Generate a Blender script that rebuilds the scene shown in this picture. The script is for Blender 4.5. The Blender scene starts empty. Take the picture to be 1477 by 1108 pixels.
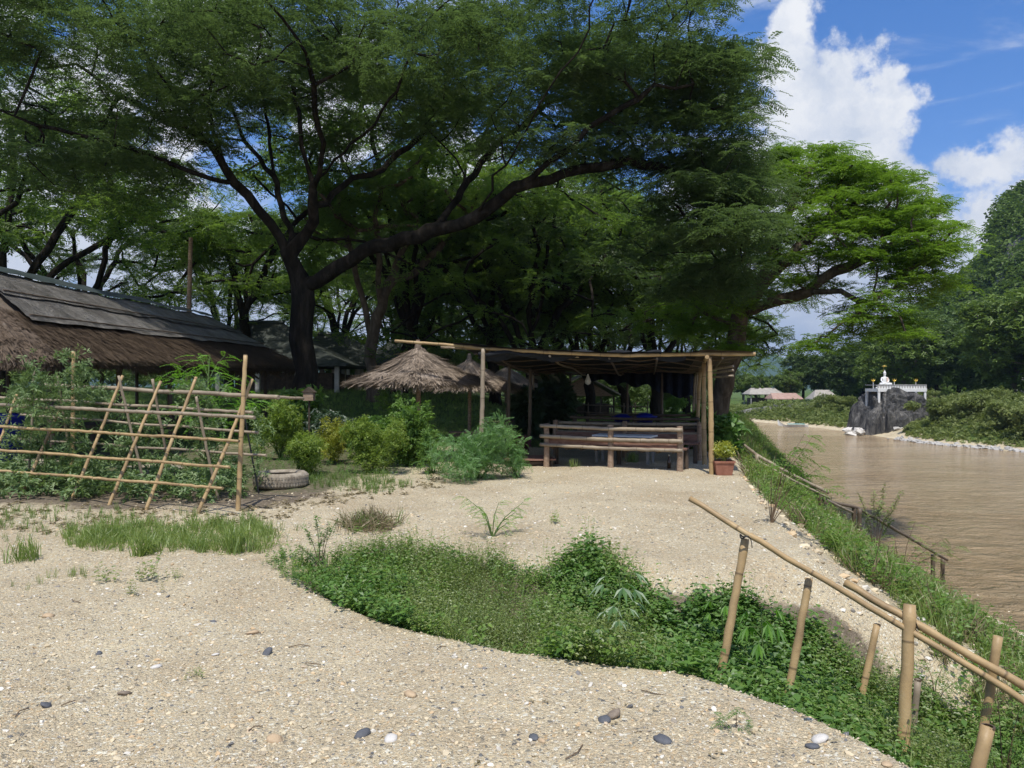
import bpy, math, random
import numpy as np
from mathutils import Vector, Matrix
R = math.radians
rng = np.random.default_rng(7)
random.seed(7)
SC = bpy.context.scene
COL = SC.collection

# ------------------------------------------------------------------ camera
HC, FPX, CXP, HOR = 1.55, 1090.0, 738.5, 548.0     # eye height, focal length in photo pixels, centre, horizon row
cam_d = bpy.data.cameras.new('camera'); cam = bpy.data.objects.new('camera', cam_d); COL.objects.link(cam)
cam.location = (0, 0, HC); cam.rotation_euler = (math.atan((554 - HOR) / FPX * -1) + R(90), 0, 0)
cam.rotation_euler = (R(90), 0, 0)
cam_d.sensor_width = 36; cam_d.lens = 36 * FPX / 1477; cam_d.shift_y = -(HOR - 554) / 1477
cam_d.clip_start = 0.05; cam_d.clip_end = 20000
SC.camera = cam

def P(px, py, d):
    return np.array([(px - CXP) / FPX * d, d, HC + (HOR - py) / FPX * d])

# ------------------------------------------------------------------ world, sun, exposure
SUN_EL, SUN_AZ = 64, 184        # azimuth measured clockwise from +Y: 205 = behind the camera, a little to the left
def mat_nodes(nt, typ, **kw):
    n = nt.nodes.new(typ)
    for k, v in kw.items():
        if k in n.inputs.keys(): n.inputs[k].default_value = v
        else: setattr(n, k, v)
    return n
W = bpy.data.worlds.new('World'); SC.world = W; W.use_nodes = True
nt = W.node_tree; nt.nodes.clear(); L = nt.links.new
sky = nt.nodes.new('ShaderNodeTexSky'); sky.sky_type = 'NISHITA'; sky.sun_disc = False
sky.sun_elevation = R(SUN_EL); sky.sun_rotation = R(SUN_AZ); sky.air_density = 1.0; sky.dust_density = 0.4; sky.ozone_density = 2.6
hs = mat_nodes(nt, 'ShaderNodeHueSaturation'); hs.inputs['Saturation'].default_value = 1.38; L(sky.outputs[0], hs.inputs['Color'])
bg = nt.nodes.new('ShaderNodeBackground'); bg.inputs[1].default_value = 0.115; tn = nt.nodes.new('ShaderNodeMix'); tn.data_type = 'RGBA'; tn.blend_type = 'MULTIPLY'; tn.inputs[0].default_value = 1; L(hs.outputs[0], tn.inputs[6]); tn.inputs[7].default_value = (.96, .85, 1.02, 1); L(tn.outputs[2], bg.inputs[0])
tc = nt.nodes.new('ShaderNodeTexCoord')
def math_n(op, a, b=None, c=None, clamp=False):
    n = nt.nodes.new('ShaderNodeMath'); n.operation = op; n.use_clamp = clamp
    for i, v in enumerate((a, b, c)):
        if v is None: continue
        if isinstance(v, (int, float)): n.inputs[i].default_value = v
        else: L(v, n.inputs[i])
    return n.outputs[0]
def vmath(op, a, b=None, s=None):
    n = nt.nodes.new('ShaderNodeVectorMath'); n.operation = op
    for i, v in enumerate((a, b)):
        if v is None: continue
        if isinstance(v, (tuple, list)): n.inputs[i].default_value = v
        else: L(v, n.inputs[i])
    if s is not None: n.inputs['Scale'].default_value = s
    return n
def noise_n(vec, scale, detail=6, rough=.55, dist=0.0):
    n = nt.nodes.new('ShaderNodeTexNoise'); n.inputs['Scale'].default_value = scale; n.inputs['Detail'].default_value = detail
    n.inputs['Roughness'].default_value = rough; n.inputs['Distortion'].default_value = dist; L(vec, n.inputs['Vector']); return n
D0 = vmath('NORMALIZE', tc.outputs['Generated']).outputs[0]
nz = noise_n(D0, 9, 9, .6)
off = vmath('SCALE', vmath('SUBTRACT', nz.outputs['Color'], (.5, .5, .5)).outputs[0], s=.16).outputs[0]
nz2 = noise_n(D0, 38, 6, .6)
off2 = vmath('SCALE', vmath('SUBTRACT', nz2.outputs['Color'], (.5, .5, .5)).outputs[0], s=.045).outputs[0]
D1 = vmath('ADD', vmath('ADD', D0, off).outputs[0], off2).outputs[0]
blobs = [(1165, 5, 52), (1150, 75, 62), (1205, 75, 50), (1140, 150, 72), (1215, 155, 90), (1285, 155, 42), (1180, 240, 110), (1270, 250, 80),
         (1215, 330, 130), (1320, 320, 62), (1060, 330, 120), (1410, 225, 55), (1445, 215, 40), (1415, 300, 52), (1470, 300, 60), (1400, 360, 60), (1150, 470, 90), (1300, 440, 100),
         (900, 470, 160), (980, 380, 120), (60, 260, 150), (220, 330, 120), (380, 420, 120), (540, 440, 130), (700, 430, 140), (250, 180, 60), (1700, 300, 200), (1900, 420, 250),
         (-250, 300, 220), (-500, 100, 150), (-100, -80, 120), (500, -500, 260), (1000, -900, 300), (-700, 350, 200), (300, 60, 90), (480, 130, 90), (660, 230, 80), (120, 100, 80), (800, 330, 90)]
field = None
for (bx, by, br) in blobs:
    c = Vector(P(bx, by, 1) - np.array([0, 0, HC])); ln = c.length; c.normalize()
    rr = br / FPX / ln
    dn = vmath('DISTANCE', D1, tuple(c)).outputs['Value']
    f = math_n('SUBTRACT', 1.0, math_n('MULTIPLY', dn, 1.0 / rr))
    f = math_n('MULTIPLY', f, rr * 9)
    field = f if field is None else math_n('SMOOTH_MAX', field, f, .12)
# scattered clouds over the part of the sky behind the camera
nb = noise_n(D0, 3.2, 7, .55)
sepd = nt.nodes.new('ShaderNodeSeparateXYZ'); L(D0, sepd.inputs[0])
back = math_n('MULTIPLY', math_n('SUBTRACT', nb.outputs['Fac'], .53), 4.0)
behind = math_n('LESS_THAN', sepd.outputs['Y'], 0.15)
back = math_n('MULTIPLY', back, behind)
field = math_n('MAXIMUM', field, math_n('SUBTRACT', back, math_n('MULTIPLY', math_n('SUBTRACT', 1.0, behind), 1.0)))
mr = nt.nodes.new('ShaderNodeMapRange'); mr.interpolation_type = 'SMOOTHSTEP'; L(field, mr.inputs[0])
mr.inputs[1].default_value = -0.02; mr.inputs[2].default_value = .16
# thin high wisps
mp = nt.nodes.new('ShaderNodeMapping'); mp.inputs['Rotation'].default_value = (0, R(24), R(10)); mp.inputs['Scale'].default_value = (1.6, 2.2, 8.5); L(D0, mp.inputs[0])
wn = noise_n(mp.outputs[0], 2.1, 9, .62, .6)
wr = nt.nodes.new('ShaderNodeMapRange'); wr.interpolation_type = 'SMOOTHSTEP'; L(wn.outputs['Fac'], wr.inputs[0])
wr.inputs[1].default_value = .47; wr.inputs[2].default_value = .74; wr.inputs[4].default_value = .75
lowr = nt.nodes.new('ShaderNodeMapRange'); L(sepd.outputs['Z'], lowr.inputs[0]); lowr.inputs[1].default_value = .0; lowr.inputs[2].default_value = .22; lowr.inputs[3].default_value = .55; lowr.inputs[4].default_value = 0
mask = math_n('MAXIMUM', mr.outputs[0], wr.outputs[0]); mask = math_n('MAXIMUM', mask, lowr.outputs[0], clamp=True)
# cloud tone: bright heaps with blue-grey folds
cn = noise_n(vmath('ADD', D0, off2).outputs[0], 15, 8, .6)
cr = nt.nodes.new('ShaderNodeValToRGB'); L(cn.outputs['Fac'], cr.inputs[0])
cr.color_ramp.elements[0].position = .36; cr.color_ramp.elements[0].color = (.66, .71, .80, 1)
cr.color_ramp.elements[1].position = .60; cr.color_ramp.elements[1].color = (.96, .96, .96, 1)
bg2 = nt.nodes.new('ShaderNodeBackground'); bg2.inputs[1].default_value = .74; L(cr.outputs[0], bg2.inputs[0])
ms = nt.nodes.new('ShaderNodeMixShader'); L(mask, ms.inputs[0]); L(bg.outputs[0], ms.inputs[1]); L(bg2.outputs[0], ms.inputs[2])
wo = nt.nodes.new('ShaderNodeOutputWorld'); L(ms.outputs[0], wo.inputs[0])
W.cycles.sampling_method = 'MANUAL'; W.cycles.sample_map_resolution = 512

sd = bpy.data.lights.new('sun', 'SUN'); sd.energy = 3.7; sd.angle = R(1.0); sd.color = (1, .955, .88)
sun = bpy.data.objects.new('sun', sd); COL.objects.link(sun)
_s = Vector((math.sin(R(SUN_AZ)) * math.cos(R(SUN_EL)), math.cos(R(SUN_AZ)) * math.cos(R(SUN_EL)), math.sin(R(SUN_EL))))
sun.rotation_euler = (-_s).to_track_quat('-Z', 'Y').to_euler(); sun.location = (0, -5, 30)
SC.view_settings.view_transform = 'Standard'; SC.view_settings.look = 'None'; SC.view_settings.exposure = 0.5
SC.view_settings.gamma = 1; SC.view_settings.use_curve_mapping = False
SC.render.engine = 'CYCLES'
SC.cycles.max_bounces = 8; SC.cycles.diffuse_bounces = 5; SC.cycles.glossy_bounces = 2; SC.cycles.transmission_bounces = 5; SC.cycles.transparent_max_bounces = 4
SC.cycles.volume_bounces = 0; SC.cycles.use_denoising = True; SC.cycles.caustics_reflective = False; SC.cycles.caustics_refractive = False

# ------------------------------------------------------------------ helpers: objects
def obj(name, me, parent=None, mat=None):
    o = bpy.data.objects.new(name, me); COL.objects.link(o)
    if parent is not None: o.parent = parent
    if mat is not None and me is not None: me.materials.append(mat)
    return o
def thing(name, label, cat, loc=(0, 0, 0), rz=0, group=None):
    o = bpy.data.objects.new(name, None); COL.objects.link(o); o.location = tuple(float(v) for v in loc); o.rotation_euler = (0, 0, rz)
    o.empty_display_size = .2
    o['label'] = label; o['category'] = cat
    if group: o['group'] = group
    return o
def tag(o, label=None, cat=None, group=None, kind=None):
    if label: o['label'] = label
    if cat: o['category'] = cat
    if group: o['group'] = group
    if kind: o['kind'] = kind
    return o
def dup(root, loc, rz=None, scale=None, label=None, group=None):
    r = root.copy(); COL.objects.link(r); r.location = tuple(float(v) for v in loc)
    if rz is not None: r.rotation_euler = (0, 0, rz)
    if scale is not None: r.scale = (scale,) * 3 if isinstance(scale, (int, float)) else scale
    if label: r['label'] = label
    if group: r['group'] = group
    for ch in root.children:
        c = ch.copy(); COL.objects.link(c); c.parent = r
        for g in ch.children:
            d = g.copy(); COL.objects.link(d); d.parent = c
    return r

def fast_mesh(name, V, F, smooth=False):
    V = np.asarray(V, np.float32); F = np.asarray(F, np.int32)
    me = bpy.data.meshes.new(name); k = F.shape[1]
    me.vertices.add(len(V)); me.vertices.foreach_set('co', V.ravel())
    me.loops.add(F.size); me.loops.foreach_set('vertex_index', F.ravel())
    me.polygons.add(len(F)); me.polygons.foreach_set('loop_start', np.arange(0, F.size, k, dtype=np.int32))
    me.polygons.foreach_set('use_smooth', np.full(len(F), smooth))
    me.update(calc_edges=True); me.validate()
    return me

class MB:
    """collects quads and triangles, builds ONE mesh"""
    def __init__(s): s.v = []; s.f = []; s.n = 0
    def add(s, V, F):
        V = np.asarray(V, float).reshape(-1, 3); s.v.append(V)
        for f in F: s.f.append([int(i) + s.n for i in f])
        s.n += len(V); return s
    def box(s, c, size, rot=None):
        h = np.array(size) / 2
        V = np.array([[x, y, z] for x in (-1, 1) for y in (-1, 1) for z in (-1, 1)]) * h
        if rot is not None: V = V @ np.array(rot.to_3x3() if hasattr(rot, 'to_3x3') else rot).T
        return s.add(V + np.array(c), [(0, 1, 3, 2), (4, 6, 7, 5), (0, 4, 5, 1), (2, 3, 7, 6), (0, 2, 6, 4), (1, 5, 7, 3)])
    def beam(s, a, b, w, h, up=(0, 0, 1)):
        a = np.array(a, float); b = np.array(b, float); d = b - a; l = np.linalg.norm(d); d /= l
        x = np.cross(d, up); x /= np.linalg.norm(x); u = np.cross(x, d)
        V = [p + x * sx * w / 2 + u * su * h / 2 for p in (a, b) for sx, su in ((-1, -1), (1, -1), (1, 1), (-1, 1))]
        return s.add(V, [(3, 2, 1, 0), (4, 5, 6, 7), (0, 1, 5, 4), (1, 2, 6, 5), (2, 3, 7, 6), (3, 0, 4, 7)])
    def tube(s, pts, rad, n=8, cap=True):
        pts = np.asarray(pts, float); m = len(pts)
        rad = np.full(m, rad) if np.isscalar(rad) else np.asarray(rad, float)
        T = np.gradient(pts, axis=0); T /= np.linalg.norm(T, axis=1)[:, None] + 1e-9
        A = np.zeros_like(T); ref = np.array([0, 0, 1.]) if abs(T[0, 2]) < .8 else np.array([1., 0, 0]); a = np.cross(T[0], ref)
        for i in range(m):                      # carry the frame along so the tube never twists
            a = a - T[i] * (a @ T[i]); a = a / (np.linalg.norm(a) + 1e-9); A[i] = a
        B = np.cross(T, A)
        th = np.linspace(0, 2 * np.pi, n, endpoint=False)
        V = pts[:, None] + rad[:, None, None] * (np.cos(th)[None, :, None] * A[:, None] + np.sin(th)[None, :, None] * B[:, None])
        F = []
        for i in range(m - 1):
            for j in range(n):
                k = (j + 1) % n; F.append((i * n + j, i * n + k, (i + 1) * n + k, (i + 1) * n + j))
        if cap: F.append(tuple(range(n))[::-1]); F.append(tuple((m - 1) * n + j for j in range(n)))
        return s.add(V.reshape(-1, 3), F)
    def lathe(s, prof, c=(0, 0, 0), n=24):
        prof = np.asarray(prof, float); th = np.linspace(0, 2 * np.pi, n, endpoint=False); V = []
        for r, z in prof: V += [[c[0] + r * math.cos(t), c[1] + r * math.sin(t), c[2] + z] for t in th]
        F = []
        for i in range(len(prof) - 1):
            for j in range(n):
                k = (j + 1) % n; F.append((i * n + j, i * n + k, (i + 1) * n + k, (i + 1) * n + j))
        return s.add(V, F)
    def build(s, name, mat, parent=None, smooth=False):
        me = bpy.data.meshes.new(name)
        V = np.concatenate(s.v) if s.v else np.zeros((0, 3)); me.from_pydata(V.tolist(), [], s.f)
        if smooth: me.polygons.foreach_set('use_smooth', np.full(len(me.polygons), True))
        me.update(); return obj(name, me, parent, mat)

# ------------------------------------------------------------------ helpers: materials
def new_mat(name):
    m = bpy.data.materials.new(name); m.use_nodes = True; m.node_tree.nodes.clear()
    return m
class NT:
    def __init__(s, m): s.t = m.node_tree; s.L = s.t.links.new
    def n(s, typ, ins=None, **kw):
        nd = s.t.nodes.new(typ)
        for k, v in kw.items(): setattr(nd, k, v)
        for k, v in (ins or {}).items():
            sock = nd.inputs[k]
            if hasattr(v, 'is_linked') or isinstance(v, bpy.types.NodeSocket): s.L(v, sock)
            else: sock.default_value = v
        return nd
    def ramp(s, fac, stops):
        r = s.n('ShaderNodeValToRGB', {0: fac}); e = r.color_ramp.elements
        while len(e) < len(stops): e.new(.5)
        for i, (p, c) in enumerate(stops): e[i].position = p; e[i].color = (*c, 1) if len(c) == 3 else c
        return r.outputs[0]
    def mix(s, f, a, b, bt='MIX'):
        m = s.n('ShaderNodeMix', data_type='RGBA', blend_type=bt)
        for i, v in ((0, f), (6, a), (7, b)):
            if isinstance(v, bpy.types.NodeSocket): s.L(v, m.inputs[i])
            else: m.inputs[i].default_value = v if i == 0 else ((*v, 1) if len(v) == 3 else v)
        return m.outputs[2]
    def noise(s, vec, scale, detail=4, rough=.5, dist=0): return s.n('ShaderNodeTexNoise', {'Vector': vec, 'Scale': scale, 'Detail': detail, 'Roughness': rough, 'Distortion': dist})
    def out(s, sh): s.n('ShaderNodeOutputMaterial', {0: sh})

def leaf_mat(name, dark, light, trans=.45, gloss=.06, nscale=.35, tcol=None, rough=.5):
    m = new_mat(name); N = NT(m)
    g = N.n('ShaderNodeNewGeometry'); 
    nz = N.noise(g.outputs['Position'], nscale, 3, .6)
    fac = N.n('ShaderNodeMath', {0: nz.outputs['Fac'], 1: .55}, operation='MULTIPLY')
    fac2 = N.n('ShaderNodeMath', {0: g.outputs['Random Per Island'], 1: .45, 2: fac.outputs[0]}, operation='MULTIPLY_ADD')
    c = N.ramp(fac2.outputs[0], [(.22, dark), (.72, light)])
    d = N.n('ShaderNodeBsdfDiffuse', {'Color': c})
    tcol_ = N.mix(.6, c, tcol or tuple(min(1, v * k) for v, k in zip(light, (1.6, 1.75, .7))))
    t = N.n('ShaderNodeBsdfTranslucent', {'Color': tcol_})
    gl = N.n('ShaderNodeBsdfGlossy', {'Color': (1, 1, 1, 1), 'Roughness': rough})
    a = N.n('ShaderNodeMixShader', {0: trans, 1: d.outputs[0], 2: t.outputs[0]})
    b = N.n('ShaderNodeMixShader', {0: gloss, 1: a.outputs[0], 2: gl.outputs[0]})
    N.out(b.outputs[0]); return m

def plain(name, cols, rough=.8, nscale=8, bump=.2, bscale=40, stretch=(1, 1, 1), detail=5, metallic=0, spec=.3, bdist=.01):
    """noise-mottled opaque material in object space; cols are two or three colours"""
    m = new_mat(name); N = NT(m)
    tcd = N.n('ShaderNodeTexCoord'); mp = N.n('ShaderNodeMapping', {0: tcd.outputs['Object'], 'Scale': stretch})
    nz = N.noise(mp.outputs[0], nscale, detail, .62, .3)
    st = [(.3 + .4 * i / max(1, len(cols) - 1), c) for i, c in enumerate(cols)]
    c = N.ramp(nz.outputs['Fac'], st)
    bn = N.noise(mp.outputs[0], bscale, 5, .65)
    bp = N.n('ShaderNodeBump', {'Height': bn.outputs['Fac'], 'Strength': bump, 'Distance': bdist})
    p = N.n('ShaderNodeBsdfPrincipled', {'Base Color': c, 'Roughness': rough, 'Normal': bp.outputs[0], 'Metallic': metallic, 'Specular IOR Level': spec})
    N.out(p.outputs[0]); return m

def bamboo_mat(name, a, b, c):
    m = new_mat(name); N = NT(m)
    g = N.n('ShaderNodeTexCoord')
    at = N.n('ShaderNodeAttribute', attribute_name='along')
    # nodes of the culm every ~0.26 m from the 'along' attribute
    w = N.n('ShaderNodeMath', {0: at.outputs['Fac'], 1: 0.27}, operation='PINGPONG')
    ring = N.n('ShaderNodeMapRange', {0: w.outputs[0], 1: 0.0, 2: .012, 3: 1.0, 4: 0.0})
    nz = N.noise(g.outputs['Object'], 3.2, 4, .6)
    nf = N.noise(g.outputs['Object'], 60, 4, .6)
    col = N.ramp(nz.outputs['Fac'], [(.3, a), (.55, b), (.75, c)])
    col = N.mix(N.n('ShaderNodeMath', {0: nf.outputs['Fac'], 1: .5}, operation='MULTIPLY').outputs[0], col, tuple(v * .62 for v in b))
    col = N.mix(N.n('ShaderNodeMath', {0: ring.outputs[0], 1: .75}, operation='MULTIPLY').outputs[0], col, (.075, .05, .03))
    bp = N.n('ShaderNodeBump', {'Height': N.n('ShaderNodeMath', {0: ring.outputs[0], 1: nf.outputs['Fac']}, operation='ADD').outputs[0], 'Strength': .35, 'Distance': .004})
    p = N.n('ShaderNodeBsdfPrincipled', {'Base Color': col, 'Roughness': .5, 'Normal': bp.outputs[0], 'Specular IOR Level': .35})
    N.out(p.outputs[0]); return m

M = {}
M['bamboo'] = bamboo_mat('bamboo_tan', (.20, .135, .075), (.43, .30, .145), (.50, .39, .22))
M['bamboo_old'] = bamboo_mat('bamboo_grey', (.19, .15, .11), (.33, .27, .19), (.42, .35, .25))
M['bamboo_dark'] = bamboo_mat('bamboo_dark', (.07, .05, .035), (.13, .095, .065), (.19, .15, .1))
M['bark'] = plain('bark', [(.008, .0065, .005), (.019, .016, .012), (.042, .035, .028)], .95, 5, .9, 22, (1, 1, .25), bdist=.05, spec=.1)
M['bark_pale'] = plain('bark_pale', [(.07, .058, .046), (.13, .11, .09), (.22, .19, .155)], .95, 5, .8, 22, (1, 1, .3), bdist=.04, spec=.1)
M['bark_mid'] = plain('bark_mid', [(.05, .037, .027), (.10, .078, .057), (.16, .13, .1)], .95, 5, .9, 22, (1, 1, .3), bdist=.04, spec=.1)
M['stem_brown'] = plain('stem_brown', [(.09, .06, .035), (.16, .11, .07)], .8)
M['stem_green'] = plain('stem_green', [(.06, .11, .025), (.13, .19, .06)], .6)
M['rain_leaf'] = leaf_mat('rain_leaf', (.026, .054, .020), (.088, .138, .046), .48, .02, .5, tcol=(.20, .32, .07))
M['stand_leaf'] = leaf_mat('stand_leaf', (.035, .075, .014), (.11, .175, .036), .52, .02, .4, tcol=(.30, .48, .06))
M['flame_leaf'] = leaf_mat('flame_leaf', (.055, .125, .012), (.19, .31, .030), .5, .02, .6, tcol=(.24, .42, .03))
M['far_leaf'] = leaf_mat('far_leaf', (.035, .072, .02), (.115, .17, .05), .25, .02, .18)
M['hill_leaf'] = leaf_mat('hill_leaf', (.035, .075, .018), (.13, .19, .05), .3, .01, .06)
M['far_leaf_light'] = leaf_mat('far_leaf_light', (.065, .115, .022), (.17, .24, .06), .3, .02, .25)
M['scrub_leaf'] = leaf_mat('scrub_leaf', (.085, .125, .03), (.25, .29, .10), .3, .02, .5)
M['weed_leaf'] = leaf_mat('weed_leaf', (.05, .125, .02), (.15, .28, .055), .40, .03, 2.5, tcol=(.14, .30, .03))
M['weed_mid'] = leaf_mat('weed_mid', (.08, .155, .025), (.20, .31, .065), .4, .03, 2.5)
M['weed_light'] = leaf_mat('weed_light', (.09, .15, .03), (.24, .29, .08), .4, .05, 2.0)
M['chili_leaf'] = leaf_mat('chili_leaf', (.07, .14, .022), (.25, .33, .06), .4, .02, 1.6)
M['chili_yellow'] = leaf_mat('chili_yellow', (.10, .16, .02), (.34, .34, .05), .4, .02, 1.8)
M['shrub_leaf'] = leaf_mat('shrub_leaf', (.05, .12, .022), (.17, .28, .06), .4, .02, 1.6)
M['marigold_leaf'] = leaf_mat('marigold_leaf', (.055, .15, .035), (.17, .32, .085), .35, .05, 2.5)
M['vine_leaf'] = leaf_mat('vine_leaf', (.065, .13, .04), (.22, .30, .13), .3, .025, 2.2)
M['moringa_leaf'] = leaf_mat('moringa_leaf', (.07, .19, .02), (.18, .36, .04), .5, .04, 2)
M['cassava_leaf'] = leaf_mat('cassava_leaf', (.05, .13, .035), (.13, .25, .07), .4, .07, 3)
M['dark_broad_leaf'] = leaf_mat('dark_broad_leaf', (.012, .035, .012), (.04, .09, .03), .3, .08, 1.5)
M['red_leaf'] = leaf_mat('red_leaf', (.06, .012, .016), (.20, .04, .05), .3, .05, 3, tcol=(.3, .05, .05))
M['croton_leaf'] = leaf_mat('croton_leaf', (.14, .20, .02), (.48, .48, .08), .4, .06, 6)
M['grass_blade'] = leaf_mat('grass_blade', (.08, .15, .025), (.26, .33, .09), .4, .04, 1.5)
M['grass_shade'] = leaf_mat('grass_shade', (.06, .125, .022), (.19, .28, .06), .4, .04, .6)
M['dry_grass'] = leaf_mat('dry_grass', (.13, .10, .05), (.30, .25, .14), .2, .03, 3, tcol=(.3, .25, .12))
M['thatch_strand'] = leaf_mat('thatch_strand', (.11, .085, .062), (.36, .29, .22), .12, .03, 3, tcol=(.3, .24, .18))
M['thatch_shade_brown'] = leaf_mat('thatch_shade_brown', (.045, .032, .022), (.15, .11, .075), .1, .02, 2, tcol=(.2, .15, .1))  # brown hut thatch, darkened in colour to stand in for canopy shade
M['thatch_base'] = plain('thatch_base', [(.09, .07, .05), (.2, .16, .12)], .95, 12, .8, 60, (4, 4, 1))
M['wood'] = plain('weathered_wood', [(.16, .11, .075), (.27, .19, .13), (.36, .27, .2)], .85, 5, .4, 40, (1, 5, 5))
M['wood_red'] = plain('reddish_planks', [(.13, .065, .045), (.23, .125, .09), (.31, .19, .145)], .8, 5, .4, 40, (1, 5, 5))
M['wood_dark'] = plain('dark_wood', [(.04, .03, .022), (.10, .075, .055)], .85, 5, .4, 40)
M['net'] = plain('shade_net', [(.010, .011, .013), (.022, .024, .027)], .85, 6, .5, 90, spec=.15)
M['net_blue'] = plain('blue_net', [(.008, .011, .022), (.016, .022, .04)], .85, 6, .5, 90, spec=.15)
M['plastic_blue'] = plain('blue_plastic', [(.010, .018, .24), (.016, .03, .33)], .4, 4, .05, 30, spec=.5)
M['rubber'] = plain('old_rubber', [(.14, .115, .085), (.27, .23, .175), (.40, .35, .275)], .9, 9, .5, 60)
M['black_paint'] = plain('black_pole', [(.008, .008, .008), (.02, .02, .02)], .5)
M['concrete'] = plain('pale_concrete', [(.30, .29, .27), (.48, .46, .43)], .85, 2, .2, 30)
M['white_paint'] = plain('white_paint', [(.62, .62, .60), (.78, .78, .76)], .6, 3, .1, 30)
M['pink_shade'] = plain('pink_shade_tint', [(.70, .52, .42), (.76, .60, .50)], .6)
M['gold'] = plain('gold_paint', [(.55, .36, .05), (.75, .52, .1)], .35, 6, .1, 30, metallic=.5)
M['terracotta'] = plain('terracotta', [(.22, .09, .055), (.33, .15, .1)], .85, 9, .3, 60)
M['soil'] = plain('potting_soil', [(.04, .03, .02), (.09, .065, .045)], .95, 20, .8, 80)
M['roof_shingle'] = plain('dark_shingle', [(.022, .030, .026), (.05, .058, .05), (.085, .088, .078)], .85, 3, .7, 26, (1, 1, 4))
M['roof_pale'] = plain('pale_sheet_roof', [(.26, .24, .21), (.40, .37, .33)], .7, 2, .3, 20)
M['roof_pink'] = plain('faded_tile_roof', [(.30, .19, .15), (.42, .29, .24)], .8, 2, .3, 20)
M['boat_blue'] = plain('blue_hull', [(.10, .30, .33), (.25, .48, .5)], .5)
M['metal_grey'] = plain('grey_metal', [(.18, .18, .18), (.30, .30, .30)], .5, 6, .1, 40, metallic=.6)
M['glass_bulb'] = plain('frosted_bulb', [(.6, .6, .58), (.7, .7, .68)], .25, 3, .02)
M['bottle'] = plain('brown_glass', [(.05, .025, .012), (.09, .05, .025)], .15, 3, .02, spec=.6)

# tarp: creased grey plastic sheet
def tarp_mat():
    m = new_mat('grey_tarp'); N = NT(m); g = N.n('ShaderNodeTexCoord')
    a = N.noise(g.outputs['Object'], 1.3, 7, .6, .8); b = N.noise(g.outputs['Object'], 5, 6, .7, 1.6)
    v = N.n('ShaderNodeTexVoronoi', {'Vector': N.mix(.25, g.outputs['Object'], b.outputs['Color']), 'Scale': 1.6}, feature='DISTANCE_TO_EDGE')
    c = N.ramp(a.outputs['Fac'], [(.3, (.15, .135, .115)), (.5, (.26, .24, .21)), (.7, (.40, .375, .34))])
    h = N.n('ShaderNodeMath', {0: b.outputs['Fac'], 1: .7, 2: N.n('ShaderNodeMath', {0: v.outputs['Distance'], 1: 3.0}, operation='MULTIPLY', use_clamp=True).outputs[0]}, operation='MULTIPLY_ADD')
    bp = N.n('ShaderNodeBump', {'Height': h.outputs[0], 'Strength': 1.0, 'Distance': .5})
    p = N.n('ShaderNodeBsdfPrincipled', {'Base Color': c, 'Roughness': .5, 'Normal': bp.outputs[0], 'Specular IOR Level': .35}); N.out(p.outputs[0]); return m
M['tarp'] = tarp_mat()
M['tarp_green'] = plain('green_ridge_sheet', [(.03, .042, .040), (.06, .075, .072)], .5, 2, .3, 12)

# rock: dark weathered limestone with pale streaks
def rock_mat(name, dk, md, lt, sc=.5):
    m = new_mat(name); N = NT(m); g = N.n('ShaderNodeTexCoord'); mp = N.n('ShaderNodeMapping', {0: g.outputs['Object'], 'Scale': (1.5, 1.5, .6)})
    a = N.noise(mp.outputs[0], sc * 2, 8, .65, .5); b = N.noise(mp.outputs[0], sc * 9, 8, .7, .5)
    f = N.n('ShaderNodeMath', {0: a.outputs['Fac'], 1: .6, 2: N.n('ShaderNodeMath', {0: b.outputs['Fac'], 1: .4}, operation='MULTIPLY').outputs[0]}, operation='MULTIPLY_ADD')
    c = N.ramp(f.outputs[0], [(.40, dk), (.52, md), (.66, lt)])
    bp = N.n('ShaderNodeBump', {'Height': b.outputs['Fac'], 'Strength': 1.0, 'Distance': .35})
    p = N.n('ShaderNodeBsdfPrincipled', {'Base Color': c, 'Roughness': .95, 'Normal': bp.outputs[0], 'Specular IOR Level': .15}); N.out(p.outputs[0]); return m
M['rock'] = rock_mat('dark_limestone', (.05, .05, .052), (.13, .127, .122), (.38, .36, .33), .4)
M['cliff'] = rock_mat('cliff_limestone', (.12, .12, .12), (.22, .215, .20), (.4, .38, .35), .12)

# loose stones: one colour per stone
def pebble_mat():
    m = new_mat('pebble_mix'); N = NT(m); g = N.n('ShaderNodeNewGeometry')
    c = N.ramp(g.outputs['Random Per Island'], [(0, (.11, .115, .12)), (.04, (.19, .18, .165)), (.10, (.35, .295, .21)), (.4, (.50, .42, .285)), (.6, (.61, .52, .355)), (.80, (.52, .37, .21)), (.86, (.44, .41, .35)), (.95, (.68, .64, .55))])
    nn = N.noise(g.outputs['Position'], 180, 3)
    c = N.mix(.35, c, N.mix(nn.outputs['Fac'], (.25, .25, .25), (.8, .8, .8)), 'OVERLAY')
    p = N.n('ShaderNodeBsdfPrincipled', {'Base Color': c, 'Roughness': .8, 'Specular IOR Level': .3}); N.out(p.outputs[0]); return m
M['pebble'] = pebble_mat()
for nm, cc in (('stone_dark', [(.07, .075, .085), (.12, .125, .135)]), ('stone_tan', [(.38, .27, .16), (.52, .40, .26)]), ('stone_white', [(.48, .46, .42), (.62, .59, .54)]), ('stone_brown', [(.15, .12, .09), (.26, .21, .16)])):
    M[nm] = plain(nm, cc, .75, 14, .3, 70)

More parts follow.
